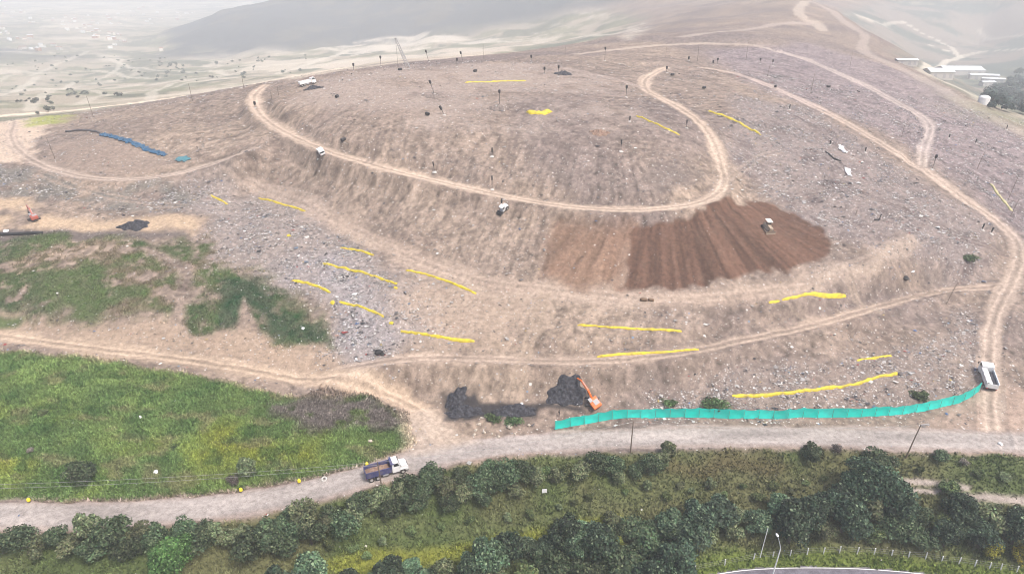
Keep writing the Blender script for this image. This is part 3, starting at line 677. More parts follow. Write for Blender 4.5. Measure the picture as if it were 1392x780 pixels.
class MB:
    """collects shapes and links them as one mesh object"""
    def __init__(s): s.v = []; s.f = []
    def add(s, v, f):
        o = len(s.v); s.v += [tuple(p) for p in v]; s.f += [tuple(i + o for i in q) for q in f]; return s
    def box(s, c, d, rz=0.0, ry=0.0, rx=0.0, taper=1.0, bev=0.0):
        hx, hy, hz = d[0] / 2, d[1] / 2, d[2] / 2
        M = Matrix.Rotation(rz, 3, 'Z') @ Matrix.Rotation(ry, 3, 'Y') @ Matrix.Rotation(rx, 3, 'X'); c = Vector(c)
        if bev <= 0:
            P = [(-hx, -hy, -hz), (hx, -hy, -hz), (hx, hy, -hz), (-hx, hy, -hz), (-hx * taper, -hy * taper, hz), (hx * taper, -hy * taper, hz), (hx * taper, hy * taper, hz), (-hx * taper, hy * taper, hz)]
            return s.add([c + M @ Vector(p) for p in P], [(0, 3, 2, 1), (4, 5, 6, 7), (0, 1, 5, 4), (1, 2, 6, 5), (2, 3, 7, 6), (3, 0, 4, 7)])
        bm = bmesh.new(); bmesh.ops.create_cube(bm, size=1)
        for v in bm.verts:
            k = taper if v.co.z > 0 else 1
            v.co = Vector((v.co.x * d[0] * k, v.co.y * d[1] * k, v.co.z * d[2]))
        bmesh.ops.bevel(bm, geom=bm.edges[:], offset=bev, segments=2, affect='EDGES', profile=.6)
        bm.verts.index_update()
        s.add([c + M @ v.co for v in bm.verts], [[v.index for v in f.verts] for f in bm.faces]); bm.free(); return s
    def tube(s, pts, r, n=8, cap=True):
        P = [Vector(p) for p in pts]; rs = r if isinstance(r, (list, tuple)) else [r] * len(P); V = []; Fc = []
        for i, p in enumerate(P):
            d = (P[min(i + 1, len(P) - 1)] - P[max(i - 1, 0)]).normalized()
            a = d.cross(Vector((0, 0, 1)) if abs(d.z) < .95 else Vector((1, 0, 0))).normalized(); b = d.cross(a)
            for k in range(n):
                t = 2 * math.pi * k / n
                V.append(p + (a * math.cos(t) + b * math.sin(t)) * rs[i])
        for i in range(len(P) - 1):
            for k in range(n):
                Fc.append((i * n + k, i * n + (k + 1) % n, (i + 1) * n + (k + 1) % n, (i + 1) * n + k))
        if cap: Fc += [tuple(range(n))[::-1], tuple((len(P) - 1) * n + k for k in range(n))]
        return s.add(V, Fc)
    def prism(s, prof, y0, y1, inset=None):
        """profile in x,z pushed along y"""
        n = len(prof)
        V = [(x, y0, z) for x, z in prof] + [(x, y1, z) for x, z in prof]
        F_ = [tuple(range(n)), tuple(range(2 * n - 1, n - 1, -1))] + [(i, i + n, (i + 1) % n + n, (i + 1) % n) for i in range(n)]
        return s.add(V, F_)
    def sphere(s, c, r, n=10, m=6, sq=(1, 1, 1)):
        V = [(c[0], c[1], c[2] + r * sq[2])]; Fc = []
        for i in range(1, m):
            for k in range(n):
                a = math.pi * i / m; b = 2 * math.pi * k / n
                V.append((c[0] + r * sq[0] * math.sin(a) * math.cos(b), c[1] + r * sq[1] * math.sin(a) * math.sin(b), c[2] + r * sq[2] * math.cos(a)))
        V.append((c[0], c[1], c[2] - r * sq[2])); L = len(V) - 1
        for k in range(n):
            Fc.append((0, 1 + k, 1 + (k + 1) % n)); Fc.append((L, 1 + (m - 2) * n + (k + 1) % n, 1 + (m - 2) * n + k))
            for i in range(m - 2):
                Fc.append((1 + i * n + k, 1 + (i + 1) * n + k, 1 + (i + 1) * n + (k + 1) % n, 1 + i * n + (k + 1) % n))
        return s.add(V, Fc)
    def mesh(s, name, mat, smooth=False):
        me = bpy.data.meshes.new(name); me.from_pydata([tuple(p) for p in s.v], [], s.f); me.update()
        bm = bmesh.new(); bm.from_mesh(me); bmesh.ops.recalc_face_normals(bm, faces=bm.faces); bm.to_mesh(me); bm.free()
        if smooth: me.polygons.foreach_set('use_smooth', [True] * len(me.polygons))
        me.materials.append(MAT[mat] if isinstance(mat, str) else mat); return me
    def build(s, name, mat, parent=None, smooth=False):
        o = bpy.data.objects.new(name, s.mesh(name, mat, smooth)); COL.objects.link(o); o.parent = parent; return o

def link(name, me, parent=None):
    o = bpy.data.objects.new(name, me); COL.objects.link(o); o.parent = parent; return o
def thing(name, label, cat, loc=(0, 0, 0), rz=0.0, group=None):
    o = bpy.data.objects.new(name, None); COL.objects.link(o); o.empty_display_size = .3
    o.location = loc; o.rotation_euler = (0, 0, rz)
    return prop(o, label=label, category=cat, group=group)
def dup(root, loc, rz=0.0, sc=1.0, label=None, group=None):
    r = root.copy(); COL.objects.link(r); r.location = loc; r.rotation_euler = (0, 0, rz)
    r.scale = sc if hasattr(sc, '__len__') else (sc, sc, sc)
    prop(r, label=label, group=group)
    for ch in list(root.children):
        c = ch.copy(); COL.objects.link(c); c.parent = r
        for g in ch.children:
            d = g.copy(); COL.objects.link(d); d.parent = c
    return r

# kinds of plant: root (Empty) > trunk, crown
KIND = {}
def plant_kind(key, name, cat, n, **k):
    KIND[key] = []
    for i in range(n):
        me, cl = crown_mesh('crown', hash_seed(key) + i, **k)
        t = MB(); h = k['zc']
        R = random.Random(i + 5)
        t.tube([(0, 0, -.3), (.05, .03, h * .45), (.0, .08, h * .9)], [.06 * k['rx'] + .04, .045 * k['rx'] + .03, .03], 7)
        for j in range(0, len(cl), max(1, len(cl) // 7)):
            c = cl[j]; t.tube([(.03, .04, h * R.uniform(.3, .6)), (c[0] * .5, c[1] * .5, h * .75 + c[2] * .5), (c[0] * .95, c[1] * .95, h + c[2])], [.028 * k['rx'] + .02, .02 * k['rx'] + .015, .012], 5)
        KIND[key].append((name, cat, t.mesh('trunk', 'bark'), me))
def hash_seed(s): return sum(ord(c) * (i + 1) for i, c in enumerate(s)) % 1000
plant_kind('dark', 'shrub', 'shrub', 4, rx=2.3, rz=2.0, zc=2.0, nclump=26, nleaf=2600, leaf=.20, col=(0.057, 0.084, 0.043), var=.5, alt=(0.136, 0.168, 0.090), altp=.14)
plant_kind('grey', 'shrub', 'shrub', 3, rx=2.1, rz=1.9, zc=1.9, nclump=22, nleaf=2000, leaf=.19, col=(0.108, 0.131, 0.066), var=.45, alt=(0.207, 0.218, 0.120), altp=.16)
plant_kind('olive', 'shrub', 'shrub', 3, rx=1.9, rz=1.5, zc=1.4, nclump=20, nleaf=1900, leaf=.18, col=(0.090, 0.120, 0.048), var=.4, alt=(0.180, 0.210, 0.075), altp=.15)
plant_kind('tree', 'tree', 'tree', 4, rx=3.5, rz=3.0, zc=3.6, nclump=40, nleaf=5200, leaf=.23, col=(0.043, 0.068, 0.041), var=.55, spread=.56, alt=(0.119, 0.160, 0.094), altp=.15)
plant_kind('bluegreen', 'tree', 'tree', 2, rx=3.0, rz=2.6, zc=3.1, nclump=34, nleaf=4400, leaf=.21, col=(0.072, 0.118, 0.066), var=.5, spread=.56, alt=(0.175, 0.235, 0.132), altp=.18)
plant_kind('big', 'tree', 'tree', 1, rx=5.6, rz=5.0, zc=5.6, nclump=64, nleaf=11000, leaf=.25, col=(0.041, 0.071, 0.041), var=.55, spread=.46, alt=(0.111, 0.151, 0.084), altp=.15)
plant_kind('bright', 'tree', 'tree', 1, rx=4.4, rz=3.8, zc=4.2, nclump=46, nleaf=9000, leaf=.22, col=(.075, .155, .045), var=.4, spread=.5, alt=(.15, .26, .09), altp=.15)
plant_kind('lime', 'tree', 'tree', 1, rx=1.9, rz=2.4, zc=3.0, nclump=20, nleaf=2400, leaf=.19, col=(.20, .26, .06), var=.3)
plant_kind('yellow', 'shrub', 'shrub', 2, rx=2.4, rz=1.9, zc=2.1, nclump=22, nleaf=2600, leaf=.19, col=(.26, .24, .03), var=.4, alt=(.07, .08, .03), altp=.25)
plant_kind('dry', 'shrub', 'shrub', 2, rx=1.6, rz=1.4, zc=1.4, nclump=18, nleaf=900, leaf=.16, col=(0.150, 0.128, 0.112), var=.4)
plant_kind('weed', 'plant', 'plant', 2, rx=1.4, rz=.35, zc=.25, nclump=26, nleaf=900, leaf=.16, col=(.06, .09, .035), var=.6)
plant_kind('fartree', 'tree', 'tree', 3, rx=4.5, rz=3.6, zc=2.4, nclump=16, nleaf=700, leaf=.6, col=(.11, .125, .10), var=.4)
PLANTS = []
def plant(key, px, py, size, label, group=None, up=True, rz=None, squash=1.0):
    """a plant whose crown's middle is seen at px,py"""
    name, cat, tm, cm = KIND[key][len(PLANTS) % len(KIND[key])]
    p = on_ground(px, py)
    if up:
        h = size * (3.0 if key not in ('tree', 'big', 'bright', 'lime', 'fartree') else 4.0 * (1.6 if key in ('big',) else 1)) * .5
        d = math.hypot(p.x, p.y, p.z - CAM_H)
        p = on_ground(px, py + h * math.hypot(p.x, p.y) / d * F / d)
    r = thing(name, label, cat, p, random.uniform(0, 6.28) if rz is None else rz, group)
    r.scale = (size, size, size * squash * random.uniform(.78, 1.22))
    link('trunk', tm, r); link('crown', cm, r)
    PLANTS.append((p.x, p.y, size)); return r

G1 = 'shrubs of the hedge below the lower dirt road'
L_A = 'dark grey-green shrub in the hedge row below the left half of the dirt road'
L_A2 = 'paler grey shrub in the hedge row below the left half of the dirt road'
for px, py, s, k in [(-25,735,.95,'dark'),(5,742,.9,'grey'),(30,736,.9,'dark'),(55,748,.85,'grey'),(80,730,.7,'dark'),(100,742,1.0,'grey'),(122,720,.95,'grey'),(135,746,1.0,'dark'),(158,734,1.1,'dark'),(178,748,.9,'dark'),(192,724,.8,'grey'),
                     (214,734,1.0,'dark'),(236,744,.9,'dark'),(252,726,.9,'dark'),(272,738,1.0,'dark'),(292,722,.8,'grey'),(312,732,.9,'grey'),(332,726,.85,'grey'),(344,744,1.1,'dark'),(366,732,1.05,'dark'),(386,744,1.0,'dark'),(398,718,1.05,'dark'),(416,704,1.1,'grey'),
                     (424,730,1.0,'dark'),(442,716,1.0,'grey'),(458,702,.95,'dark'),(470,720,.9,'dark'),(482,700,.9,'grey'),(490,686,.8,'dark'),(448,740,.55,'olive')]:
    plant(k, px, py, s * 1.18, L_A if k == 'dark' else L_A2 if k == 'grey' else 'small round olive shrub at the foot of the hedge row, lower left', G1)
L_B = 'dark green shrub in the hedge bank between the blue truck and the road pole'
L_B2 = 'grey-green leafy shrub in the hedge bank between the blue truck and the road pole'
for px, py, s, k in [(505,690,.85,'grey'),(520,676,.8,'grey'),(532,696,.85,'dark'),(540,676,.9,'grey'),(556,664,.85,'dark'),(566,684,1.0,'dark'),(580,668,.8,'dark'),(590,648,1.0,'dark'),(604,664,1.05,'grey'),(612,686,.8,'dark'),(626,650,.9,'dark'),(632,672,1.0,'grey'),
                     (648,660,1.0,'dark'),(656,682,.7,'dark'),(664,640,.85,'dark'),(674,660,.95,'dark'),(690,648,.95,'dark'),(700,668,.8,'grey'),(712,646,.85,'dark'),(726,650,.9,'grey'),(742,640,.7,'olive'),(756,648,.75,'grey'),(775,638,.8,'olive'),(790,642,1.05,'grey'),(812,632,.8,'dark'),
                     (834,636,.85,'dark'),(840,652,.7,'grey'),(866,640,.7,'dark'),(884,636,.8,'dark'),(898,630,.9,'grey')]:
    plant(k, px, py, s * 1.12, L_B if k == 'dark' else L_B2 if k == 'grey' else 'olive green shrub along the top of the hedge bank left of the road pole', G1)
plant('grey', 908, 612, .95, 'tall grey-green bush standing at the road edge right of the middle road pole', G1)
L_C = 'dark leafy tree in the dense thicket at the bottom centre'
L_C2 = 'blue-green leafy tree in the dense thicket at the bottom centre'
L_D = 'dark leafy tree in the dense thicket above the white fence posts'
L_D2 = 'blue-green tree in the dense thicket above the white fence posts'
L_E = 'olive shrub at the edge of the bottom thicket'
def inside(poly, x, y):
    r = False
    for (ax, ay), (bx, by) in zip(poly, poly[1:] + poly[:1]):
        if (ay > y) != (by > y) and x < (bx - ax) * (y - ay) / (by - ay) + ax: r = not r
    return r
def thicket(poly, gap, n, kinds, labels, sizes, group):
    done = []; R = random.Random(17)
    xs = [p[0] for p in poly]; ys = [p[1] for p in poly]
    for _ in range(6000):
        px, py = R.uniform(min(xs), max(xs)), R.uniform(min(ys), max(ys))
        if not inside(poly, px, py): continue
        if any(math.hypot(px - a, (py - b) * 1.25) < gap * c for a, b, c in done): continue
        i = R.choices(range(len(kinds)), [k[1] for k in kinds])[0]
        s = R.uniform(*sizes); done.append((px, py, s))
        plant(kinds[i][0], px, py, s * (1.25 if kinds[i][0] in ('dark', 'olive', 'grey') else 1), labels[i], group)
        if len(done) >= n: break
thicket([(380,810),(470,792),(560,776),(600,764),(640,768),(690,758),(740,746),(790,724),(820,708),(860,702),(905,706),(925,728),(935,765),(920,810)], 29, 90, [('tree', 5), ('bluegreen', 2.5), ('olive', 1.2), ('dark', 3), ('grey', 2)],
        [L_C, L_C2, 'olive shrub growing inside the dense thicket at the bottom centre', 'dark low shrub growing inside the dense thicket at the bottom centre', 'grey-green shrub growing inside the dense thicket at the bottom centre'], (.7, 1.25), 'trees and shrubs of the bottom centre thicket')
thicket([(930,740),(945,706),(1000,700),(1060,694),(1110,684),(1150,680),(1210,692),(1250,706),(1300,704),(1350,708),(1420,722),(1420,740),(1350,740),(1290,736),(1200,730),(1080,728),(1010,722),(960,738)], 27, 95, [('tree', 6), ('bluegreen', 2), ('dark', 2), ('grey', 1.5), ('olive', 1)],
        [L_D, L_D2, 'dark low shrub growing inside the thicket above the white fence posts', 'grey-green shrub growing inside the thicket above the white fence posts', 'olive shrub growing inside the thicket above the white fence posts'], (.75, 1.25), 'trees of the thicket above the white fence posts')
plant('big', 1175, 672, 1.0, 'tallest dark rounded tree, rising above the thicket right of the lamp post')
plant('bright', 238, 768, .95, 'large bright green tree at the bottom left corner')
plant('lime', 838, 742, .7, 'small lime green tree among dark trees at the bottom centre')
plant('yellow', 1345, 752, .8, 'yellow flowering shrub beside the fence at the bottom right, left one')
plant('yellow', 1386, 756, .85, 'yellow flowering shrub at the bottom right frame edge')
plant('olive', 1288, 664, 1.1, 'bright-topped green tree right of the pale concrete slab')
plant('dark', 1103, 619, 1.0, 'dark round bush on the bank edge below the right part of the teal fence')
plant('dry', 1137, 609, .6, 'small brown bush on the road edge right of the dark round bush')
plant('dark', 1194, 628, 1.2, 'dark green bush on the bank left of the leaning street pole')
plant('dark', 1277, 622, .6, 'small dark green bush on the bank right of the leaning street pole')
plant('dry', 1308, 628, .6, 'small bare purple-brown bush on the bank edge at right')
plant('dark', 112, 648, 1.15, 'dark round bush on the lower left green slope near the road')
plant('grey', 338, 640, 1.0, 'grey spreading bush on the green slope above a yellow marker')
plant('dry', 318, 652, .7, 'dry brown bush at the foot of the green slope above a yellow marker')
plant('dry', 42, 612, .5, 'small dry bush on the far left green slope')
plant('weed', 238, 606, .8, 'small dark weed clump in the middle of the green slope', up=False, squash=.5)
plant('weed', 672, 568, 1.6, 'low green weeds between the black heaps and the road', up=False, squash=.5)
plant('weed', 698, 572, 1.4, 'low green weeds beside the pale boulder near the black heaps', up=False, squash=.5)
plant('weed', 910, 547, 1.5, 'green weed patch behind the left part of the teal fence', up=False, squash=.5)
plant('weed', 972, 549, 2.1, 'wider green weed patch behind the middle of the teal fence', up=False, squash=.5)
plant('weed', 1250, 539, 1.7, 'dark green weed patch behind the right end of the teal fence', up=False, squash=.5)
plant('weed', 1316, 351, 1.8, 'dark weed patch on the grey waste left of the right-hand track', up=False, squash=.5)
plant('olive', 60, 560, .5, 'small olive bush high on the lower left green slope')
L_F = 'small low shrub on the olive bank between the dirt road and the thicket'
Rb = random.Random(29)
for px, py in [(940,668),(965,660),(985,672),(1010,662),(1030,676),(1052,660),(1074,668),(1095,656),(1120,650),(925,660),(760,690),(780,684),(720,700),(690,704),(800,676),(850,668),(880,662),(905,674),(1250,640),(1330,645),(1365,650),(1345,690),(1380,698),(1300,695),(640,708),(600,716),(560,722),(520,738),(480,745),(500,755)]:
    plant(Rb.choice(['olive', 'olive', 'grey']), px, py, Rb.uniform(.35, .62), L_F, 'small shrubs on the olive bank')

# ------------------------------------------------------------------ grass (uncountable)
def grass(name, label, mask, n, hgt, seed, ymax=210, bright=1.0):
    R = np.random.RandomState(seed)
    area = (np.gradient(GX, axis=1) * np.gradient(YS)[:, None]) * mask * (GY < ymax) * (np.abs(GX) < np.minimum(1.06 * GY + 6, .98 * GY + 36))
    p = area.ravel().copy(); p[p < 0] = 0; p /= p.sum()
    i = R.choice(len(p), n, p=p)
    x = GX.ravel()[i] + R.uniform(-.2, .2, n); y = GY.ravel()[i] + R.uniform(-.2, .2, n); z = sample(GZ, x, y) - .03
    col = ALB.reshape(-1, 3)[i] * bright
    patch = fbm(x, y, 2.6, 3, seed + 3)
    V = []; C = []
    for b in range(3):
        a = R.uniform(0, 6.28, n); h = hgt * R.uniform(.5, 1.3, n) * (.45 + 1.1 * patch); wd = h * R.uniform(.30, .5, n); le = R.uniform(.2, .9, n) * h; la = R.uniform(0, 6.28, n)
        ox, oy = R.uniform(-.15, .15, n), R.uniform(-.15, .15, n)
        V.append(np.stack([np.stack([x + ox - np.cos(a) * wd, y + oy - np.sin(a) * wd, z], -1), np.stack([x + ox + np.cos(a) * wd, y + oy + np.sin(a) * wd, z], -1),
                           np.stack([x + ox + np.cos(la) * le, y + oy + np.sin(la) * le, z + h], -1)], 1))
        C.append(np.repeat((col * (R.uniform(.6, 1.45, n) * (.7 + .6 * patch))[:, None])[:, None], 3, 1))
    V = np.stack(V, 1).reshape(-1, 3); C = np.stack(C, 1).reshape(-1, 3)
    me = np_mesh(name, V, np.arange(len(V)).reshape(-1, 3), MAT['tuft']); attr_col(me, 'tone', np.clip(C, .004, .8))
    prop(link(name, me), kind='stuff', label=label, category='grass')
south_m = GRS * z_south * (1 - pav_m)
grass('grass', 'long green and yellow grass covering the lower left slope', z_grass_low * (1 - near_m) * (1 - .75 * z_dry), 70000, .5, 201, bright=1.55)
grass('grass', 'patchy short grass on the upper left slope', up_cov * (1 - FLAT), 26000, .32, 202, bright=1.35)
grass('grass', 'rough olive grass on the bank below the dirt road', south_m, 90000, .42, 203, bright=1.25)
grass('dry_brush', 'grey dry brushwood lying at the right end of the green slope', z_dry * (1 - near_m), 9000, .6, 204)
# loose rubbish (uncountable)
def litter(n, seed):
    R = np.random.RandomState(seed)
    area = (np.gradient(GX, axis=1) * np.gradient(YS)[:, None]) * LIT ** 2.0 * (GY < 330) * (np.abs(GX) < np.minimum(1.06 * GY + 6, .98 * GY + 36)) * (.25 + sstep(.45, .75, fbm(GX, GY, 5, 3, 151)) * 1.5)
    p = area.ravel().copy(); p[p < 0] = 0; p /= p.sum()
    i = R.choice(len(p), n, p=p)
    x = GX.ravel()[i] + R.uniform(-.2, .2, n); y = GY.ravel()[i] + R.uniform(-.2, .2, n); z = sample(GZ, x, y)
    pal = np.array([(.62, .61, .59), (.55, .53, .50), (.40, .38, .36), (.10, .095, .10), (.30, .27, .24), (.20, .18, .17), (.68, .67, .66), (.15, .20, .27), (.05, .05, .055), (.33, .22, .17), (.30, .08, .06), (.08, .14, .30), (.45, .36, .12)])
    col = pal[R.choice(len(pal), n, p=[.10, .12, .15, .13, .15, .12, .06, .03, .08, .03, .01, .01, .01])] * R.uniform(.75, 1.2, n)[:, None]
    s = .06 + R.gamma(1.3, .055, n); s = np.where(R.rand(n) < .006, R.uniform(.35, .65, n), np.minimum(s, .42))
    a = R.uniform(0, 6.28, n); stick = R.rand(n) < .03; asp = np.where(stick, .12, R.uniform(.35, 1.0, n)); s = np.where(stick, s * 1.5, s); col[stick] = np.array([.05, .045, .045]); tl = R.normal(0, .35, (n, 4)) * s[:, None]
    ca, sa = np.cos(a), np.sin(a); V = []
    for k, (u, v) in enumerate(((-1, -1), (1, -1), (1, 1), (-1, 1))):
        V.append(np.stack([x + s * (u * ca - v * asp * sa), y + s * (u * sa + v * asp * ca), z + .03 + np.abs(tl[:, k])], -1))
    top = np.stack([x + tl[:, 0] * .5, y + tl[:, 1] * .5, z + .05 + s * R.uniform(.1, .8, n)], -1)
    V.append(top); V = np.stack(V, 1).reshape(-1, 3)
    b = np.arange(n)[:, None] * 5
    f = np.concatenate([b + np.array([[i0, i1, 4]]) for i0, i1 in ((0, 1), (1, 2), (2, 3), (3, 0))])
    me = np_mesh('litter', V, f, MAT['tuft']); attr_col(me, 'tone', np.repeat(np.clip(col, 0, .8), 5, 0))
    prop(link('litter', me), kind='stuff', label='scattered rubbish, rags and stones over the waste slopes', category='litter')
litter(95000, 301)
# ------------------------------------------------------------------ materials of made things
for nm, c, k in [('yellow_sheet', (.66, .53, .03), dict(rough=.6, dirt=1.0, scale=1.1, dirtcol=(.30, .22, .05))), ('pale_yellow', (.50, .45, .22), dict(rough=.7, dirt=.4)), ('teal_net', (.0, .60, .49), dict(rough=.6, dirt=.35, scale=.9, dirtcol=(.02, .40, .36))),
                 ('blue_sheet', (.022, .10, .19), dict(rough=.5, dirt=.35, scale=1.0)), ('teal_sheet', (.05, .20, .24), dict(rough=.5, dirt=.5, scale=1.0)), ('black', (.018, .018, .02), dict(rough=.6, dirt=.15)),
                 ('black_soil', (.017, .017, .022), dict(rough=.8, dirt=1.0, scale=1.6, dirtcol=(.085, .085, .10))), ('white_paint', (.78, .78, .77), dict(rough=.35, dirt=.25, scale=1.2)),
                 ('blue_paint', (.055, .062, .165), dict(rough=.45, dirt=.45, scale=1.5)), ('tyre', (.022, .021, .021), dict(rough=.85, dirt=.4)), ('rim', (.55, .55, .54), dict(rough=.4, metal=.6)), ('glass', (.02, .025, .03), dict(rough=.08, spec=.6, dirt=.08)),
                 ('orange', (.78, .16, .025), dict(rough=.45, dirt=.25, scale=1.5)), ('red_paint', (.40, .10, .07), dict(rough=.5, dirt=.35, scale=1.5)), ('steel', (.12, .11, .11), dict(rough=.55, metal=.5, dirt=.4)), ('grey_paint', (.38, .37, .37), dict(rough=.5)),
                 ('tan_paint', (.42, .33, .24), dict(rough=.6, dirt=.5, scale=1.5)), ('cream', (.78, .72, .63), dict(rough=.5)), ('load', (.20, .12, .085), dict(rough=.95, dirt=.9, scale=2.0, dirtcol=(.33, .26, .20))), ('wood', (.16, .12, .09), dict(rough=.9, dirt=.5, dirtcol=(.08, .065, .055))),
                 ('concrete', (.50, .48, .45), dict(rough=.85, dirt=.35)), ('galv', (.55, .57, .60), dict(rough=.4, metal=.4)), ('stone', (.46, .40, .33), dict(rough=.9, dirt=.6)), ('white_sheet', (.80, .79, .79), dict(rough=.5, dirt=.1)),
                 ('yellow_plastic', (.80, .66, .03), dict(rough=.4, dirt=.1)), ('lamp_red', (.45, .02, .02), dict(rough=.3)), ('lamp_clear', (.8, .8, .76), dict(rough=.1)), ('skin', (.33, .19, .13), dict(rough=.6, dirt=0)), ('dark_cloth', (.03, .03, .036), dict(rough=.85)),
                 ('tin', (.74, .76, .78), dict(rough=.5, dirt=.15)), ('brick', (.36, .20, .14), dict(rough=.9)), ('cable', (.34, .34, .33), dict(rough=.6)), ('brown_roll', (.17, .11, .07), dict(rough=.9)), ('rooftile', (.32, .17, .12), dict(rough=.8))]:
    MAT[nm] = simple(nm, c, **k)

for k, c in enumerate([(0, .56, .46), (.01, .50, .42), (.02, .63, .53)]):
    MAT['teal_net%d' % k] = simple('teal_net', c, rough=.6, dirt=.5, scale=.7, dirtcol=(.05, .36, .33))
def ground_normal(p, r=2.0):
    dxx = (gz(p.x + r, p.y) - gz(p.x - r, p.y)) / (2 * r); dyv = (gz(p.x, p.y + r) - gz(p.x, p.y - r)) / (2 * r)
    return Vector((-dxx, -dyv, 1)).normalized()
def seat(root, p, heading, r=2.0):
    """stand a machine on the slope, nose along heading"""
    n = ground_normal(p, r); f = Vector((math.cos(heading), math.sin(heading), 0)); f = (f - n * f.dot(n)).normalized(); l = n.cross(f)
    M = Matrix((f, l, n)).transposed()
    root.rotation_euler = M.to_euler(); root.location = p
def wheel(parent, x, y, z, r, w, side):
    t = MB(); t.tube([(x, y - w / 2, z), (x, y + w / 2, z)], r, 18); o = t.build('wheel', 'tyre', parent)
    MB().tube([(x, y + side * (w / 2 - .02), z), (x, y + side * (w / 2 + .03), z)], r * .55, 14).build('rim', 'rim', o); return o

def dump_truck(name, label, cab, bed, loc, heading, hood, group=None, load='load', tarp=False):
    r = thing(name, label, 'truck', loc, 0, group); W = 2.4
    MB().box((.1, 0, .85), (7.4, .9, .28), bev=.03).build('chassis', 'steel', r)
    b = MB(); m = (cab)
    if hood:
        prof = [(1.35, 1.0), (1.35, 2.75), (1.6, 2.95), (2.55, 2.95), (2.95, 2.05), (4.1, 1.85), (4.35, 1.6), (4.4, .8), (3.9, .75), (3.85, 1.05), (2.95, 1.05), (2.85, .75), (1.4, .75)]
        b.prism(prof, -1.05, 1.05); c = b.build('cab', m, r)
        MB().add([(2.62, -.92, 2.88), (2.62, .92, 2.88), (3.0, .98, 2.12), (3.0, -.98, 2.12)], [(0, 1, 2, 3)]).build('windscreen', 'glass', c)
        for s in (-1, 1):
            MB().add([(1.65, s * 1.056, 2.75), (2.45, s * 1.056, 2.75), (2.75, s * 1.056, 2.1), (1.65, s * 1.056, 2.1)], [(0, 1, 2, 3)]).build('side_window', 'glass', c)
            MB().box((3.45, s * 1.02, 1.2), (1.2, .42, .22), bev=.06).build('mudguard', m, r)
            MB().box((4.36, s * .75, 1.35), (.14, .3, .24), bev=.03).build('headlight', 'lamp_clear', r)
            MB().tube([(2.85, s * 1.05, 2.0), (2.95, s * 1.4, 2.2)], .03).box((2.95, s * 1.42, 2.3), (.08, .2, .5), bev=.02).build('mirror', 'black', r)
        MB().box((4.42, 0, 1.3), (.06, 1.0, .75)).build('grille', 'steel', r); MB().box((4.5, 0, .75), (.25, 2.3, .32), bev=.05).build('bumper', 'grey_paint', r)
        MB().tube([(1.2, .9, 1.0), (1.2, .9, 3.3)], .08).build('exhaust', 'rim', r); fx = 3.35
    else:
        prof = [(2.2, .9), (2.2, 2.85), (2.45, 3.0), (3.75, 3.0), (4.15, 2.0), (4.2, .7), (2.3, .7)]
        b.prism(prof, -1.2, 1.2); c = b.build('cab', m, r)
        MB().add([(3.82, -1.05, 2.85), (3.82, 1.05, 2.85), (4.16, 1.1, 2.05), (4.16, -1.1, 2.05)], [(0, 1, 2, 3)]).build('windscreen', 'glass', c)
        for s in (-1, 1):
            MB().add([(2.55, s * 1.206, 2.8), (3.6, s * 1.206, 2.8), (3.9, s * 1.206, 2.05), (2.55, s * 1.206, 2.05)], [(0, 1, 2, 3)]).build('side_window', 'glass', c)
            MB().box((4.2, s * .85, 1.0), (.1, .35, .22), bev=.03).build('headlight', 'lamp_clear', r)
            MB().tube([(3.9, s * 1.2, 2.4), (4.0, s * 1.5, 2.5)], .03).box((4.0, s * 1.52, 2.35), (.1, .22, .55), bev=.02).build('mirror', 'black', r)
        MB().box((4.24, 0, .62), (.2, 2.4, .3), bev=.05).build('bumper', 'grey_paint', r); fx = 3.25
    # open body: floor, two sides, headboard, tailgate
    d = MB(); x0, x1 = -3.7, (1.2 if hood else 2.05); L = x1 - x0; xm = (x0 + x1) / 2
    d.box((xm, 0, 1.15), (L, W, .14)); d.box((x1 - .05, 0, 1.95), (.1, W, 1.75)).box((x1 + .22, 0, 2.85), (.7, W, .08))
    for s in (-1, 1):
        d.box((xm, s * (W / 2 - .05), 1.75), (L - .12, .1, 1.05))
        for k in range(6): d.box((x0 + .35 + k * (L - .7) / 5, s * (W / 2 + .04), 1.72), (.12, .08, 1.05))
        d.box((xm, s * W / 2, 2.3), (L, .16, .1))
    bd = d.build('dump_body', bed, r)
    MB().box((x0 + .02, 0, 1.72), (.1, W - .22, .98)).build('tailgate', bed, bd)
    V = []; n, k_ = 13, 8; R = random.Random(len(label))
    for i in range(n):
        for j in range(k_):
            u, v = i / (n - 1), j / (k_ - 1); e = 4 * u * (1 - u) * 4 * v * (1 - v)
            V.append((x0 + .12 + u * (L - .3), -W / 2 + .12 + v * (W - .24), 1.62 + .5 * e ** .6 + R.uniform(-.08, .08)))
    MB().add(V, [(i * k_ + j, (i + 1) * k_ + j, (i + 1) * k_ + j + 1, i * k_ + j + 1) for i in range(n - 1) for j in range(k_ - 1)]).build('load', load, r)
    if tarp:
        V = []
        for i in range(12):
            for j in range(6):
                V.append((x0 + .1 + i * (L - .1) / 11, W / 2 + .02 - j * .24, 2.4 + .06 * math.sin(i * 1.9 + j) - .05 * j + (.05 if j == 0 else 0)))
        MB().add(V, [(i * 6 + j, (i + 1) * 6 + j, (i + 1) * 6 + j + 1, i * 6 + j + 1) for i in range(11) for j in range(5)]).build('tarpaulin', 'white_sheet', r, True)
    for s in (-1, 1):
        wheel(r, fx, s * .98, .52, .52, .34, s)
        for x in (-1.5, -2.75): wheel(r, x, s * .92, .52, .52, .55, s)
        MB().box((x0 - .02, s * .95, .95), (.06, .3, .16)).build('tail_light', 'lamp_red', r)
        MB().tube([(.6, s * .75, .72), (-.5, s * .75, .72)], .3, 12).build('fuel_tank', 'galv', r)
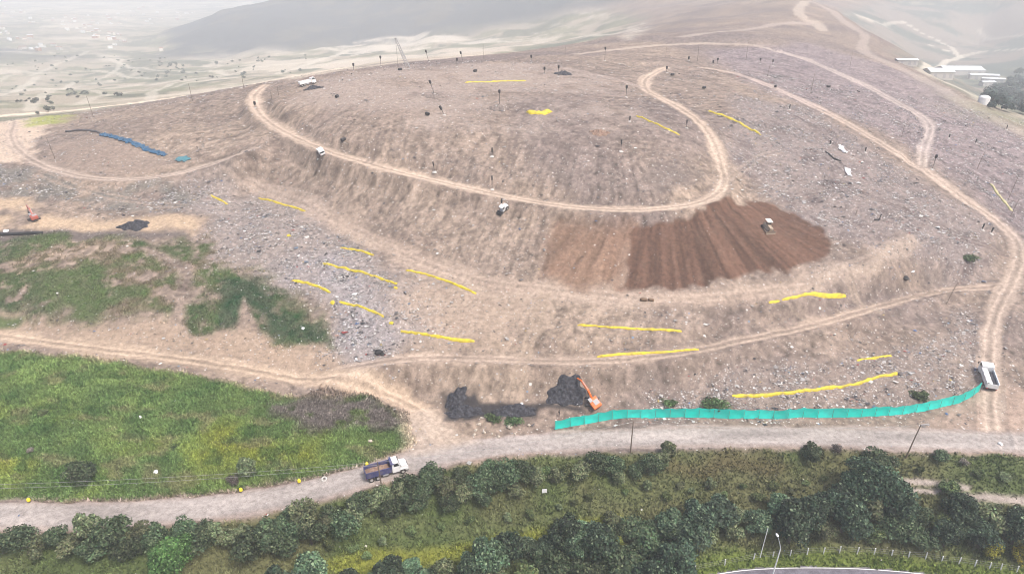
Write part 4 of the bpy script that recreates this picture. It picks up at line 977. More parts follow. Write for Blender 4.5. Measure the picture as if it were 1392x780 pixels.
    seat(r, loc, heading, 2.5); return r
p = on_ground(524, 648); q = on_ground(548, 641)
dump_truck('dump_truck', 'white-nosed dump truck with a blue body driving along the lower dirt road', 'white_paint', 'blue_paint', on_ground(523, 645), math.atan2(q.y - p.y, q.x - p.x) - .02, True)
p = on_ground(1346, 531); q = on_ground(1334, 497)
dump_truck('dump_truck', 'white dump truck seen from behind at the right end of the teal fence', 'white_paint', 'white_paint', on_ground(1341, 519), math.atan2(q.y - p.y, q.x - p.x), False, load='black_soil', tarp=True)
# far white truck on the hilltop edge
p = on_ground(407, 116); q = on_ground(429, 111)
tk = dump_truck('dump_truck', 'white truck with dark wheels parked on the far left edge of the hilltop', 'white_paint', 'white_paint', on_ground(418, 116), math.atan2(q.y - p.y, q.x - p.x), False, load='white_sheet'); tk.scale = (.82, .82, .82)

def car(name, label, loc, heading):
    r = thing(name, label, 'car', loc)
    prof = [(-2.2, .45), (-2.25, .95), (-2.1, 1.05), (-1.95, 1.72), (-.1, 1.8), (.35, 1.72), (1.0, 1.12), (2.05, 1.0), (2.25, .8), (2.25, .4)]
    b = MB().prism(prof, -.92, .92); bo = b.build('body', 'white_paint', r)
    MB().add([(.42, -.75, 1.70), (.42, .75, 1.70), (1.02, .84, 1.14), (1.02, -.84, 1.14)], [(0, 1, 2, 3)]).build('windscreen', 'glass', bo)
    MB().add([(-1.985, -.75, 1.68), (-1.985, .75, 1.68), (-2.12, .8, 1.12), (-2.12, -.8, 1.12)], [(0, 1, 2, 3)]).build('rear_window', 'glass', bo)
    for s in (-1, 1):
        for x0, x1 in ((-1.85, -.85), (-.78, .4)):
            MB().add([(x0, s * .925, 1.62), (x1 - (.0 if x1 < 0 else .1), s * .925, 1.62), (x1 + (.0 if x1 < 0 else .3), s * .925, 1.15), (x0 - .05, s * .925, 1.15)], [(0, 1, 2, 3)]).build('side_window', 'glass', bo)
        for x in (-1.4, 1.4): wheel(r, x, s * .8, .36, .36, .26, s)
        MB().box((2.24, s * .68, .82), (.08, .34, .18), bev=.03).build('headlight', 'lamp_clear', r)
        MB().box((-2.24, s * .78, .85), (.06, .16, .34), bev=.02).build('tail_light', 'lamp_red', r)
    seat(r, loc, heading, 1.2); return r
p = on_ground(437, 210); q = on_ground(424, 200)
cr = car('car', 'small white car driving on the left part of the upper dirt road', on_ground(437, 208), math.radians(118)); cr.scale = (.9, .9, .9)

def crawler(r, L, gauge, h, w):
    for s in (-1, 1):
        pr = [(-L / 2, h * .55), (-L / 2 + h * .3, .03), (L / 2 - h * .3, .03), (L / 2, h * .55), (L / 2 - h * .3, h), (-L / 2 + h * .3, h)]
        t = MB(); t.prism(pr, s * gauge / 2 - w / 2, s * gauge / 2 + w / 2)
        for k in range(int(L / .3)): t.box((-L / 2 + .3 + k * .3, s * gauge / 2, h + .02), (.1, w, .06))
        o = t.build('crawler_track', 'steel', r)
        for x in (-L / 2 + h * .5, L / 2 - h * .5): MB().tube([(x, s * (gauge / 2 + w / 2), h * .5), (x, s * (gauge / 2 + w / 2 + .05), h * .5)], h * .36, 14).build('sprocket', 'tyre', o)
def excavator(label, loc, base_heading, slew, paint, boom_up, reach):
    r = thing('excavator', label, 'excavator', loc)
    crawler(r, 3.9, 2.2, .85, .55)
    MB().box((0, 0, .7), (1.6, 1.8, .4)).tube([(0, 0, .85), (0, 0, 1.1)], .6, 16).build('undercarriage', 'steel', r)
    M = Matrix.Rotation(slew, 4, 'Z')
    def rot(o): o.matrix_local = M; return o
    h = MB().box((-.9, 0, 1.75), (2.9, 2.5, 1.25), bev=.12); h.box((-2.15, 0, 1.7), (.7, 2.55, 1.15), bev=.2); ho = rot(h.build('house', paint, r))
    MB().box((-1.0, -.35, 2.42), (1.5, 1.5, .16), bev=.05).build('engine_cover', 'grey_paint', ho)
    MB().tube([(-1.5, .8, 2.3), (-1.5, .8, 2.95)], .07).build('exhaust', 'steel', ho)
    cb = MB().prism([(-.35, 1.15), (-.4, 2.95), (.75, 2.95), (1.25, 2.1), (1.2, 1.15)], .35, 1.25); co_ = rot(cb.build('cab', 'grey_paint', r))
    MB().add([(.78, .42, 2.9), (.78, 1.18, 2.9), (1.27, 1.18, 2.1), (1.27, .42, 2.1)], [(0, 1, 2, 3)]).add([(1.28, .42, 2.05), (1.28, 1.18, 2.05), (1.22, 1.18, 1.3), (1.22, .42, 1.3)], [(0, 1, 2, 3)]).build('windscreen', 'glass', co_)
    for y in (.345, 1.255): MB().add([(-.25, y, 2.8), (.7, y, 2.8), (1.1, y, 2.1), (-.25, y, 1.9)], [(0, 1, 2, 3)]).build('side_window', 'glass', co_)
    a = boom_up; p0 = Vector((.6, -.15, 1.7)); p1 = p0 + Vector((math.cos(a + .25), 0, math.sin(a + .25))) * 2.9; p2 = p1 + Vector((math.cos(a - .35), 0, math.sin(a - .35))) * 2.9
    p3 = p2 + Vector((math.cos(a + reach), 0, math.sin(a + reach))) * 2.8
    def beam(pts, hs, y, wd):
        up = []; dn = []
        for i, p in enumerate(pts):
            d = (pts[min(i + 1, len(pts) - 1)] - pts[max(i - 1, 0)]).normalized(); nn = Vector((-d.z, 0, d.x)); up.append((p + nn * hs[i]).to_tuple()); dn.append((p - nn * hs[i]).to_tuple())
        return MB().prism([(q[0], q[2]) for q in up + dn[::-1]], y - wd / 2, y + wd / 2)
    bo = rot(beam([p0, p1, p2], [.25, .4, .2], -.15, .5).build('boom', paint, r))
    MB().tube([p0 + Vector((.5, .35, -.3)), p1 + Vector((.1, .35, -.1))], .08).tube([p0 + Vector((.5, -.35, -.3)), p1 + Vector((.1, -.35, -.1))], .08).build('hydraulic_ram', 'rim', bo)
    MB().tube([p1 + Vector((.2, 0, .45)), p2 + (p2 - p3) * .15 + Vector((0, 0, .3))], .08).build('hydraulic_ram', 'rim', bo)
    rot(beam([p2 + (p2 - p3) * .18, p2, p3], [.15, .28, .13], -.15, .38).build('stick', paint, r))
    e = (p3 - p2).normalized(); nn = Vector((e.z, 0, -e.x))
    bk = []
    for k in range(8):
        t = k / 7 * 2.6; bk.append((p3 + e * (.45 - .6 * math.cos(t)) - nn * (.1 - .75 * math.sin(t) * 1.0)))
    rot(MB().prism([(q.x, q.z) for q in bk] + [((p3 + e * .2).x, (p3 + e * .2).z)], -.75, .45).build('bucket', 'steel', r))
    seat(r, loc, base_heading, 1.8); return r
ex2 = excavator('orange excavator digging at the black soil heap behind the teal fence', on_ground(805, 546), math.radians(175), math.radians(-52), 'orange', .55, -1.45); ex2.scale = (.8, .8, .8)
ex = excavator('faded red excavator on the sandy shelf at far left', on_ground(47, 299), math.radians(165), math.radians(-30), 'red_paint', .55, -1.9); ex.scale = (.72, .72, .72)

def bulldozer(label, loc, heading):
    r = thing('bulldozer', label, 'bulldozer', loc); crawler(r, 3.4, 2.1, 1.0, .55)
    MB().box((.9, 0, 1.35), (2.1, 1.15, 1.05), bev=.1).box((-.9, 0, 1.2), (1.9, 1.5, .8), bev=.1).build('hood', 'tan_paint', r)
    c = MB()
    for x in (-1.5, -.05):
        for y in (-.75, .75): c.tube([(x, y, 1.4), (x, y, 2.85)], .06)
    cb = c.build('cab', 'tan_paint', r)
    MB().box((-.78, 0, 2.93), (2.0, 1.9, .16), bev=.06).build('canopy', 'cream', r)
    MB().box((-.85, 0, 1.85), (.6, .7, .6), bev=.1).build('seat', 'black', cb)
    MB().add([(-.0, -.7, 2.8), (-.0, .7, 2.8), (-.0, .7, 1.7), (-.0, -.7, 1.7)], [(0, 1, 2, 3)]).build('windscreen', 'glass', cb)
    MB().tube([(1.2, .3, 1.8), (1.2, .3, 2.6)], .07).build('exhaust', 'steel', r)
    pr = [(2.35 + .25 * math.cos(t) - .25, .15 + .6 * (1 - math.cos(t / 2 + .0))) for t in (0, 1)]
    V = []
    for i in range(7):
        t = i / 6; V += [(2.55 - .28 * math.sin(math.pi * t), -1.7, .05 + 1.2 * t), (2.55 - .28 * math.sin(math.pi * t), 1.7, .05 + 1.2 * t)]
    V += [(v[0] - .1, v[1], v[2]) for v in V]
    f = [(2 * i, 2 * i + 1, 2 * i + 3, 2 * i + 2) for i in range(6)] + [(14 + 2 * i, 14 + 2 * i + 2, 14 + 2 * i + 3, 14 + 2 * i + 1) for i in range(6)] + [(2 * i, 2 * i + 2, 16 + 2 * i, 14 + 2 * i) for i in range(6)] + [(2 * i + 1, 15 + 2 * i, 17 + 2 * i, 2 * i + 3) for i in range(6)] + [(0, 14, 15, 1), (12, 13, 27, 26)]
    MB().add(V, f).build('blade', 'tan_paint', r)
    for s in (-1, 1): MB().tube([(.2, s * 1.42, .6), (2.3, s * 1.42, .5)], .1).build('push_arm', 'tan_paint', r)
    seat(r, loc, heading, 1.6); return r
p = on_ground(1033, 300); q = on_ground(1052, 322)
bz = bulldozer('tan bulldozer with a white canopy working down the dark brown slope', on_ground(1042, 312), math.atan2(q.y - p.y, q.x - p.x)); bz.scale = (.88, .88, .88)
def compactor(label, loc, heading):
    r = thing('compactor', label, 'machine', loc)
    MB().tube([(1.5, -.95, .7), (1.5, .95, .7)], .7, 22).build('drum', 'black', r)
    MB().box((1.35, 1.05, .75), (1.6, .12, .25)).box((1.35, -1.05, .75), (1.6, .12, .25)).build('drum_frame', 'steel', r)
    MB().prism([(-2.3, .7), (-2.35, 1.45), (-1.2, 1.75), (-.9, 1.75), (.3, 1.3), (.4, .6)], -.8, .8).build('body', 'white_paint', r)
    MB().box((-.35, 0, 1.95), (1.0, 1.3, 1.1), bev=.06).build('cab', 'glass', r); MB().box((-.35, 0, 2.58), (1.5, 1.7, .14), bev=.05).build('roof', 'white_paint', r)
    for s in (-1, 1): wheel(r, -1.4, s * .85, .7, .7, .5, s)
    seat(r, loc, heading, 1.4); return r
cm = compactor('small white machine with a black front stopped below the middle of the upper dirt road', on_ground(684, 287), math.radians(228)); cm.scale = (.82, .82, .82)

# ------------------------------------------------------------------ a person behind the fence
def person(label, loc, heading):
    r = thing('person', label, 'person', loc, heading)
    J = [(0, 0, .95), (0, 0, 1.15), (0, 0, 1.38), (.0, 0, 1.5), (.02, 0, 1.6), (.02, 0, 1.72), (0, .19, 1.42), (.02, .27, 1.16), (.12, .27, .92), (.15, .27, .84), (0, -.19, 1.42), (.0, -.28, 1.16), (.08, -.29, .92), (.10, -.29, .84),
         (0, .1, .88), (.04, .12, .48), (.0, .13, .08), (.16, .14, .04), (0, -.1, .88), (-.02, -.12, .48), (-.06, -.13, .08), (.10, -.14, .04)]
    E = [(0, 1), (1, 2), (2, 3), (3, 4), (4, 5), (2, 6), (6, 7), (7, 8), (8, 9), (2, 10), (10, 11), (11, 12), (12, 13), (0, 14), (14, 15), (15, 16), (16, 17), (0, 18), (18, 19), (19, 20), (20, 21)]
    Rr = [.14, .14, .15, .06, .09, .09, .075, .055, .04, .035, .075, .055, .04, .035, .095, .07, .05, .045, .095, .07, .05, .045]
    me = bpy.data.meshes.new('body'); me.from_pydata(J, E, []); o = link('body', me)
    m = o.modifiers.new('skin', 'SKIN'); sv = me.skin_vertices[0].data
    for i, k in enumerate(Rr): sv[i].radius = (k * .8, k)
    sv[0].use_root = True
    o.modifiers.new('sub', 'SUBSURF').levels = 1
    dg = bpy.context.evaluated_depsgraph_get(); ev = bpy.data.meshes.new_from_object(o.evaluated_get(dg)); bpy.data.objects.remove(o)
    ev.name = 'body'; ev.materials.clear(); ev.materials.append(MAT['dark_cloth']); ev.materials.append(MAT['skin'])
    for pl in ev.polygons:
        c = pl.center
        if c.z > 1.52 or (c.z < .9 and abs(c.y) > .22): pl.material_index = 1
    link('body', ev, r)
    MB().sphere((0.0, 0, 1.72), .115, 12, 7, (1.05, 1, .75)).build('hair', 'black', r, True)
    return r
person('person in dark clothes standing behind the left end of the teal fence', on_ground(760, 566), math.radians(200))
# ------------------------------------------------------------------ covered strips, sheets, pipes
def strip(px_line, width, height, name, label, cat, mat, group=None, seed=0, lump=.2):
    """a low rounded run of sheeting that follows the ground"""
    P = curve_pts([tuple(on_ground(*p)) for p in px_line], .8); R = random.Random(seed)
    V = []; n = 9
    for i, p in enumerate(P):
        d = P[min(i + 1, len(P) - 1)] - P[max(i - 1, 0)]; L = math.hypot(d[0], d[1]) or 1; sx, sy = -d[1] / L, d[0] / L
        e = min(1, (i + .6) / 2.0, (len(P) - i - .4) / 2.0)
        w = width * (1 + R.uniform(-lump, lump) * 1.6) * (.55 + .45 * e); h = height * (1 + R.uniform(-lump, lump)) * e
        off = (float(vnoise(np.array([i * 1.0]), np.array([seed * 1.0]), 6, 4)[0]) - .5) * width * .7
        for k in range(n):
            t = math.pi * k / (n - 1); u = math.cos(t) * w / 2 + off
            x, y = p[0] + sx * u, p[1] + sy * u
            V.append((x, y, gz(x, y) - .06 + math.sin(t) ** .7 * (h + .06) + R.uniform(-.02, .02)))
    Fc = [(i * n + k, (i + 1) * n + k, (i + 1) * n + k + 1, i * n + k + 1) for i in range(len(P) - 1) for k in range(n - 1)]
    o = MB().add(V, Fc).build(name, mat, None, True)
    return prop(o, label=label, category=cat, group=group)
YG = 'yellow covered strips laid across the slopes'
for line, w, h, lab in [
    ([(287,265),(298,271),(310,278)], .75, .4, 'shortest far left yellow strip, above the grey rubbish slope'),
    ([(352,269),(382,277),(415,288)], .8, .45, 'yellow strip high on the left, just above the start of the pale bench track'),
    ([(438,357),(480,368),(540,386)], .75, .45, 'long yellow strip crossing the middle of the grey rubbish slope'),
    ([(463,337),(485,341),(508,347)], .75, .45, 'short yellow strip above the long one on the grey rubbish slope'),
    ([(397,381),(422,387),(450,398)], .9, .5, 'yellow strip at the right of the dark green patch'),
    ([(461,410),(490,417),(523,431)], .75, .45, 'yellow strip lowest on the pale grey rubbish patch'),
    ([(552,367),(600,380),(648,399)], .75, .45, 'yellow strip just below the pale bench, left of the middle'),
    ([(545,449),(590,457),(645,464)], .75, .45, 'yellow strip just above the middle track, left of the wheel-rutted slope'),
    ([(785,442),(850,446),(927,451)], .7, .45, 'long straight yellow strip halfway between bench and middle track'),
    ([(811,485),(880,480),(950,475)], .75, .5, 'yellow strip lying along the middle track'),
    ([(1063,408),(1150,402)], .8, .5, 'yellow strip under the dark brown slope at right'),
    ([(1165,490),(1190,487),(1212,484)], .7, .45, 'short yellow strip at lower right above the longest curved one'),
    ([(995,538),(1060,534),(1120,528),(1180,517),(1222,508)], .75, .5, 'longest curved yellow strip behind the teal fence'),
    ([(963,151),(1000,165),(1035,184)], 1.1, .55, 'yellow strip at the upper right, right of the looping upper road'),
    ([(865,158),(895,170),(924,184)], .9, .5, 'yellow strip on the right shoulder of the dome inside the looping road'),
    ([(632,113),(675,111),(715,110)], 1.0, .45, 'pale yellow strip farthest back on the flat hilltop')]:
    strip(line, w * .74, h * .8, 'yellow_strip', lab, 'yellow strip', 'yellow_sheet', YG, len(lab) * 7 + int(line[0][0]))
strip([(717,152),(735,155),(750,152)], 2.0, .9, 'yellow_strip', 'short thick yellow bundle in the middle of the hilltop', 'yellow strip', 'yellow_sheet', YG, 5)
strip([(1045,411),(1054,410),(1060,409)], .6, .3, 'yellow_strip', 'small loose yellow piece left of the strip under the dark brown slope', 'yellow strip', 'yellow_sheet', YG, 6)
strip([(1347,250),(1360,268),(1375,287)], 1.0, .4, 'pale_strip', 'pale yellowish strip on the far right slope beside two poles', 'strip', 'pale_yellow', None, 8)
for k, (px, py, lab) in enumerate([(393,320,'tiny yellow scrap below the yellow strip high on the left'), (538,391,'tiny yellow scrap under the end of the long yellow strip'), (452,411,'tiny yellow scrap at the left end of the lowest strip on the rubbish patch'), (532,439,'tiny yellow scrap between the two strips left of the middle track')]):
    strip([(px - 3, py), (px, py), (px + 3, py + 1)], .8, .4, 'yellow_scrap', lab, 'yellow scrap', 'yellow_sheet', 'tiny yellow scraps', 20 + k)
# crumpled blue sheet along the ditch
def sheet(px_line, wmin, wmax, name, label, mat, seed, cat='sheet'):
    P = curve_pts([tuple(on_ground(*p)) for p in px_line], .9); R = random.Random(seed); V = []; n = 9
    for i, p in enumerate(P):
        d = P[min(i + 1, len(P) - 1)] - P[max(i - 1, 0)]; L = math.hypot(d[0], d[1]) or 1; sx, sy = -d[1] / L, d[0] / L
        a = R.uniform(wmin, wmax) * .5; b = R.uniform(wmin, wmax) * .5
        for k in range(n):
            u = -a + (a + b) * k / (n - 1); x, y = p[0] + sx * u, p[1] + sy * u
            V.append((x, y, gz(x, y) + .12 + R.uniform(0, .42)))
    o = MB().add(V, [(i * n + k, (i + 1) * n + k, (i + 1) * n + k + 1, i * n + k + 1) for i in range(len(P) - 1) for k in range(n - 1)]).build(name, mat)
    sm = o.modifiers.new('thickness', 'SOLIDIFY'); sm.thickness = .04
    return prop(o, label=label, category=cat)
sheet([(138,183),(160,188),(190,199),(226,212)], 1.0, 3.2, 'blue_sheet', 'long crumpled blue plastic sheet along the ditch on the left mound', 'blue_sheet', 3)
sheet([(240,217),(247,217),(255,219)], 2.0, 4.5, 'teal_sheet', 'small heap of teal plastic sheet at the lower end of the blue one', 'teal_sheet', 4)
sheet([(1143,199),(1145,204),(1149,209)], 1.0, 2.6, 'white_sheet', 'upper crumpled white plastic sheet on the right-hand waste slope', 'white_sheet', 5)
sheet([(1152,230),(1153,236),(1155,240)], 1.0, 2.2, 'white_sheet', 'lower small white plastic sheet on the right-hand waste slope', 'white_sheet', 6)
def pipe(px_line, rad, name, label, mat, lift=.0, cat='pipe'):
    P = curve_pts([tuple(on_ground(*p)) for p in px_line], 2.0)
    o = MB().tube([(p[0], p[1], gz(p[0], p[1]) + rad * .8 + lift) for p in P], rad, 10).build(name, mat, None, True)
    return prop(o, label=label, category=cat)
pipe([(-60,321),(0,320),(30,319),(58,318)], .45, 'black_pipe', 'thick black pipe lying above the upper left grass slope', 'black')
pipe([(90,180),(108,178),(124,179),(138,183)], .4, 'dark_pipe', 'dark pipe curving along the left mound into the blue sheet', 'steel')
pipe([(1122,207),(1133,216),(1143,220)], .25, 'bent_pipe', 'thin bent dark pipe on the waste left of the lower white sheet', 'black')
# ------------------------------------------------------------------ heaps and boulders
def heap(px, py, rx, ry, h, rot, label, seed, mat='black_soil', name='soil_heap', cat='heap'):
    c = on_ground(px, py); V = []; n, m = 72, 24
    for j in range(m):
        for k in range(n):
            t = 2 * math.pi * k / n; q = j / (m - 1)
            wob = 1 + .10 * math.sin(3 * t + seed) + .12 * math.sin(7 * t + seed * 2)
            u, v = rx * q * wob * math.cos(t), ry * q * wob * math.sin(t)
            x = c.x + u * math.cos(rot) - v * math.sin(rot); y = c.y + u * math.sin(rot) + v * math.cos(rot)
            z = gz(x, y) + h * (1 - q ** 1.6) * (.45 + 1.1 * float(fbm(np.array([x]), np.array([y]), 1.5, 3, 7)[0])) + (.05 if q < .98 else -.15) + (float(fbm(np.array([x]), np.array([y]), .7, 2, 8)[0]) - .5) * .7 * (q < .98)
            V.append((x, y, z))
    o = MB().add(V, [(j * n + k, (j + 1) * n + k, (j + 1) * n + (k + 1) % n, j * n + (k + 1) % n) for j in range(m - 1) for k in range(n)]).build(name, mat)
    return prop(o, label=label, category=cat, group='black soil heaps' if name == 'soil_heap' else None)
heap(621, 543, 2.7, 2.0, 1.2, .9, 'tall left part of the black soil heap nearest the track junction', 1)
heap(630, 560, 4.2, 1.6, 1.0, .0, 'wide low black heap in front of the tall left one', 2)
heap(698, 560, 4.8, 1.5, .9, .05, 'flat black heap in the middle beside the green weeds', 3)
heap(770, 536, 4.3, 2.2, 1.4, .1, 'brown-black heap beside the orange excavator', 4)
heap(182, 307, 4.2, 2.4, 1.2, .1, 'dark heap above the top of the upper left grass slope', 5)
heap(766, 102, 3.6, 2.4, 1.3, .1, 'dark heap beside a vent on the flat hilltop', 6)
heap(426, 121, 3.8, 2.0, 1.0, .1, 'dark low mound in front of the far white truck', 9)
heap(678, 148, 3.6, 2.6, 1.3, 0, 'low brown mound around the foot of the middle hilltop vent', 11, 'ground', 'earth_mound', 'mound')
heap(591, 132, 4.2, 2.4, 1.0, 0, 'low grey mound around the foot of the leaning hilltop vent', 12, 'ground', 'earth_mound', 'mound')
heap(815, 181, 3.0, 2.0, 1.0, 0, 'small brown mound on the crest of the dome', 13, 'load', 'earth_mound', 'mound')
for o in [o for o in COL.objects if o.name.startswith('earth_mound')]:
    me = o.data
    if me.materials[0] is MAT['ground']:
        attr_col(me, 'albedo', np.tile(np.array([[.20, .165, .145]]), (len(me.vertices), 1))); attr_f(me, 'litter', np.full(len(me.vertices), .2)); attr_f(me, 'grass', np.zeros(len(me.vertices)))
def boulder(px, py, s, label, seed, mat='stone', group=None):
    bm = bmesh.new(); bmesh.ops.create_icosphere(bm, subdivisions=2, radius=s); R = random.Random(seed)
    for v in bm.verts: v.co = Vector((v.co.x * 1.15, v.co.y * .9, v.co.z * .75)) * R.uniform(.78, 1.12)
    me = bpy.data.meshes.new('boulder'); bm.to_mesh(me); bm.free(); me.materials.append(MAT[mat])
    p = on_ground(px, py); o = link('boulder', me); o.location = (p.x, p.y, p.z + s * .3); o.rotation_euler = (0, 0, R.uniform(0, 6))
    return prop(o, label=label, category='boulder', group=group)
BG = 'pale boulders by the roadside weeds'
for k, (px, py, s) in enumerate([(651,577,.45),(647,585,.4),(645,591,.38),(658,588,.4),(669,590,.32),(678,594,.4),(654,568,.3),(700,590,.3),(719,578,.35),(706,584,.28)]):
    boulder(px, py, s, 'pale boulder lying among the weeds between the black heaps and the road', 40 + k, 'stone', BG)
boulder(693, 580, .75, 'largest squarish pale boulder right of the roadside weeds', 61)
boulder(709, 549, .4, 'white block lying in the black trench', 62, 'white_sheet')
boulder(1360, 604, .45, 'white stone lying on the dirt road at far right', 63, 'white_sheet')
boulder(212, 642, .5, 'white block lying on the yellowish part of the lower green slope', 64, 'white_sheet')
boulder(499, 543, .5, 'pale stone at the top right corner of the lower green slope', 65)
boulder(503, 600, .45, 'pale stone at the right end of the lower green slope', 66)
boulder(8, 315, .7, 'white bundle lying beside the thick black pipe', 67, 'white_sheet')
boulder(191, 567, .4, 'small white scrap on the lower green slope, centre', 68, 'white_sheet')
boulder(239, 546, .38, 'small white scrap high on the lower green slope', 69, 'white_sheet')
boulder(412, 488 - 41, .45, 'white stone in the lower right of the upper grass patch', 70, 'white_sheet')
boulder(1231, 379, .9, 'black bag lying on the waste left of the right-hand track', 71, 'black')
boulder(515, 480, .9, 'black rubbish bags left of the start of the middle track', 72, 'black')
boulder(520, 482, .6, 'smaller black bag beside the black bags left of the middle track', 73, 'black')
boulder(1223, 509, .6, 'dark grey bundle at the upper end of the longest curved yellow strip', 74, 'steel')
def roll(px, py, L, r, label):
    t = MB()
    p = on_ground(px, py); o = MB().tube([(-L / 2, 0, r * .8), (-L * .2, .05, r * .95), (L * .2, -.04, r * .85), (L / 2, 0, r * .8)], [r * .8, r, r * .95, r * .8], 12).build('brown_roll', 'brown_roll', None, True)
    o.location = p; prop(o, label=label, category='roll', group='brown rolls on the bench')
roll(875, 409, 1.7, .45, 'left brown roll lying on the pale bench'); roll(885, 409, 1.3, .4, 'right shorter brown roll lying on the pale bench')
# white board on the bank
r = thing('white_board', 'small white board standing on the olive bank below the hedge', 'board', on_ground(740, 671), .1)
MB().box((0, 0, .75), (.95, .05, .95), bev=.01).build('panel', 'white_sheet', r)
for s in (-.3, .3): MB().tube([(s, .05, -.2), (s, .05, 1.1)], .035).build('leg', 'steel', r)
# tyre and yellow markers at the road edge
p = on_ground(441, 652); o = MB()
for a in [None]:
    V = []; Fc = []; N, n = 20, 8
    for i in range(N):
        for k in range(n):
            t, b = 2 * math.pi * i / N, 2 * math.pi * k / n; V.append(((.42 + .17 * math.cos(b)) * math.cos(t), (.42 + .17 * math.cos(b)) * math.sin(t), .15 + .17 * math.sin(b)))
            Fc.append((i * n + k, ((i + 1) % N) * n + k, ((i + 1) % N) * n + (k + 1) % n, i * n + (k + 1) % n))
    o = MB().add(V, Fc).build('old_tyre', 'concrete', None, True)
o.location = p; o.rotation_euler = (.5, 0, 0); o.location.z += .15; prop(o, label='pale old tyre leaning on the edge of the lower dirt road', category='tyre')
for px, py, lab in [(40,683,'leftmost yellow marker on the edge of the lower dirt road'), (328,669,'yellow marker on the road edge below the grey spreading bush'), (407,657,'yellow marker on the road edge just left of the old tyre'), (499,634,'yellow marker on the road edge behind the blue truck')]:
    r = thing('yellow_marker', lab, 'marker', on_ground(px, py), random.uniform(0, 6), 'yellow markers along the road edge')
    MB().tube([(0, 0, -.2), (0, 0, .9)], .04).build('post', 'wood', r)
    MB().tube([(0, 0, .35), (.03, .02, .55), (0, .03, .95), (0, 0, 1.05)], [.3, .34, .26, .1], 9).build('hood', 'yellow_plastic', r, True)
# ------------------------------------------------------------------ teal screen fence
FL = [(754,584),(775,580),(800,576),(822,572),(842,569),(870,568),(900,568),(930,567),(960,568),(1000,569),(1040,569),(1080,568),(1120,568),(1160,567),(1200,565),(1240,561),(1270,556),(1300,549),(1318,541),(1331,532)]
P = curve_pts([tuple(on_ground(*p)) for p in FL], .5)
fence = thing('screen_fence', 'long teal cloth screen fence curving along the upper side of the dirt road', 'fence', Vector(P[0]))
acc = 0; posts = [0]; last = 0
for i in range(1, len(P)):
    acc += math.hypot(P[i][0] - P[i - 1][0], P[i][1] - P[i - 1][1])
    if acc - last > 2.9: posts.append(i); last = acc
if posts[-1] != len(P) - 1: posts.append(len(P) - 1)
inv = Vector(P[0])
Rf = random.Random(3)
hs_ = {i: Rf.uniform(2.2, 2.55) for i in posts}
for a, b in zip(posts[:-1], posts[1:]):
    V = []; n = 7; seg = range(a, b + 1); sg = Rf.uniform(.05, .3)
    for i in seg:
        t = (i - a) / max(1, b - a); d = P[min(i + 1, len(P) - 1)] - P[max(i - 1, 0)]; L = math.hypot(d[0], d[1]); sx, sy = -d[1] / L, d[0] / L
        for k in range(n):
            q = k / (n - 1); bulge = .16 * math.sin(math.pi * t) * math.sin(math.pi * q) * Rf.uniform(.5, 1.3) + Rf.uniform(-.02, .02)
            sag = sg * math.sin(math.pi * t) * q
            x, y = P[i][0] + sx * bulge, P[i][1] + sy * bulge; V.append((x - inv.x, y - inv.y, gz(P[i][0], P[i][1]) + .05 + (hs_[a] * (1 - t) + hs_[b] * t) * q - sag - inv.z))
    m = b - a
    MB().add(V, [(i * n + k, (i + 1) * n + k, (i + 1) * n + k + 1, i * n + k + 1) for i in range(m) for k in range(n - 1)]).build('cloth_panel', 'teal_net%d' % Rf.choice([0, 0, 1, 2]), fence, True)
for i in posts:
    x, y = P[i][0], P[i][1]; d = P[min(i + 1, len(P) - 1)] - P[max(i - 1, 0)]; L = math.hypot(d[0], d[1]); x -= -d[1] / L * .26; y -= d[0] / L * .26
    MB().tube([(x - inv.x, y - inv.y, gz(x, y) - .3 - inv.z), (x - inv.x, y - inv.y, gz(x, y) + 2.5 - inv.z)], .032, 6).build('post', 'wood', fence)
# ------------------------------------------------------------------ poles, vents, mast
def pole(px, py, py_top, label, group=None, mat='wood', r0=.14, lean=0.0, arm=False, name='utility_pole'):
    p = on_ground(px, py); d = math.hypot(p.x, p.y)
    u = (390 - py_top) / F; H = CAM_H + d_top(p, u) - p.z
    top = Vector((lean * H, 0, H)); r = thing(name, label, 'pole', p, 0, group)
    MB().tube([(0, 0, -.5), tuple(top * .5), tuple(top)], [r0, r0 * .85, r0 * .65], 8).build('shaft', mat, r)
    if arm: MB().box((top.x, 0, H - .35), (1.5, .12, .12)).build('cross_arm', mat, r)
    return r, p + top
def d_top(p, u):
    """height over the camera of the point above p that is seen in image row u"""
    return p.y * (-SP + u * CP) / (CP + u * SP)
PG = 'poles along the lower dirt road'
_, T1 = pole(519, 661, 627, 'dark road pole standing right in front of the blue dump truck', PG, lean=-.06)
_, T2 = pole(857, 615, 572, 'straight dark pole at the middle of the lower dirt road', PG)
r, T3 = pole(1231, 622, 577, 'leaning street pole with a pale lamp arm on the dirt road edge at right', PG, lean=.13)
MB().tube([tuple(T3 - r.location), tuple(T3 - r.location + Vector((.7, -.1, .12))), tuple(T3 - r.location + Vector((1.5, -.15, .1)))], [.06, .07, .1], 7).build('lamp_arm', 'galv', r)
PS = 'thin poles standing on the waste slopes'
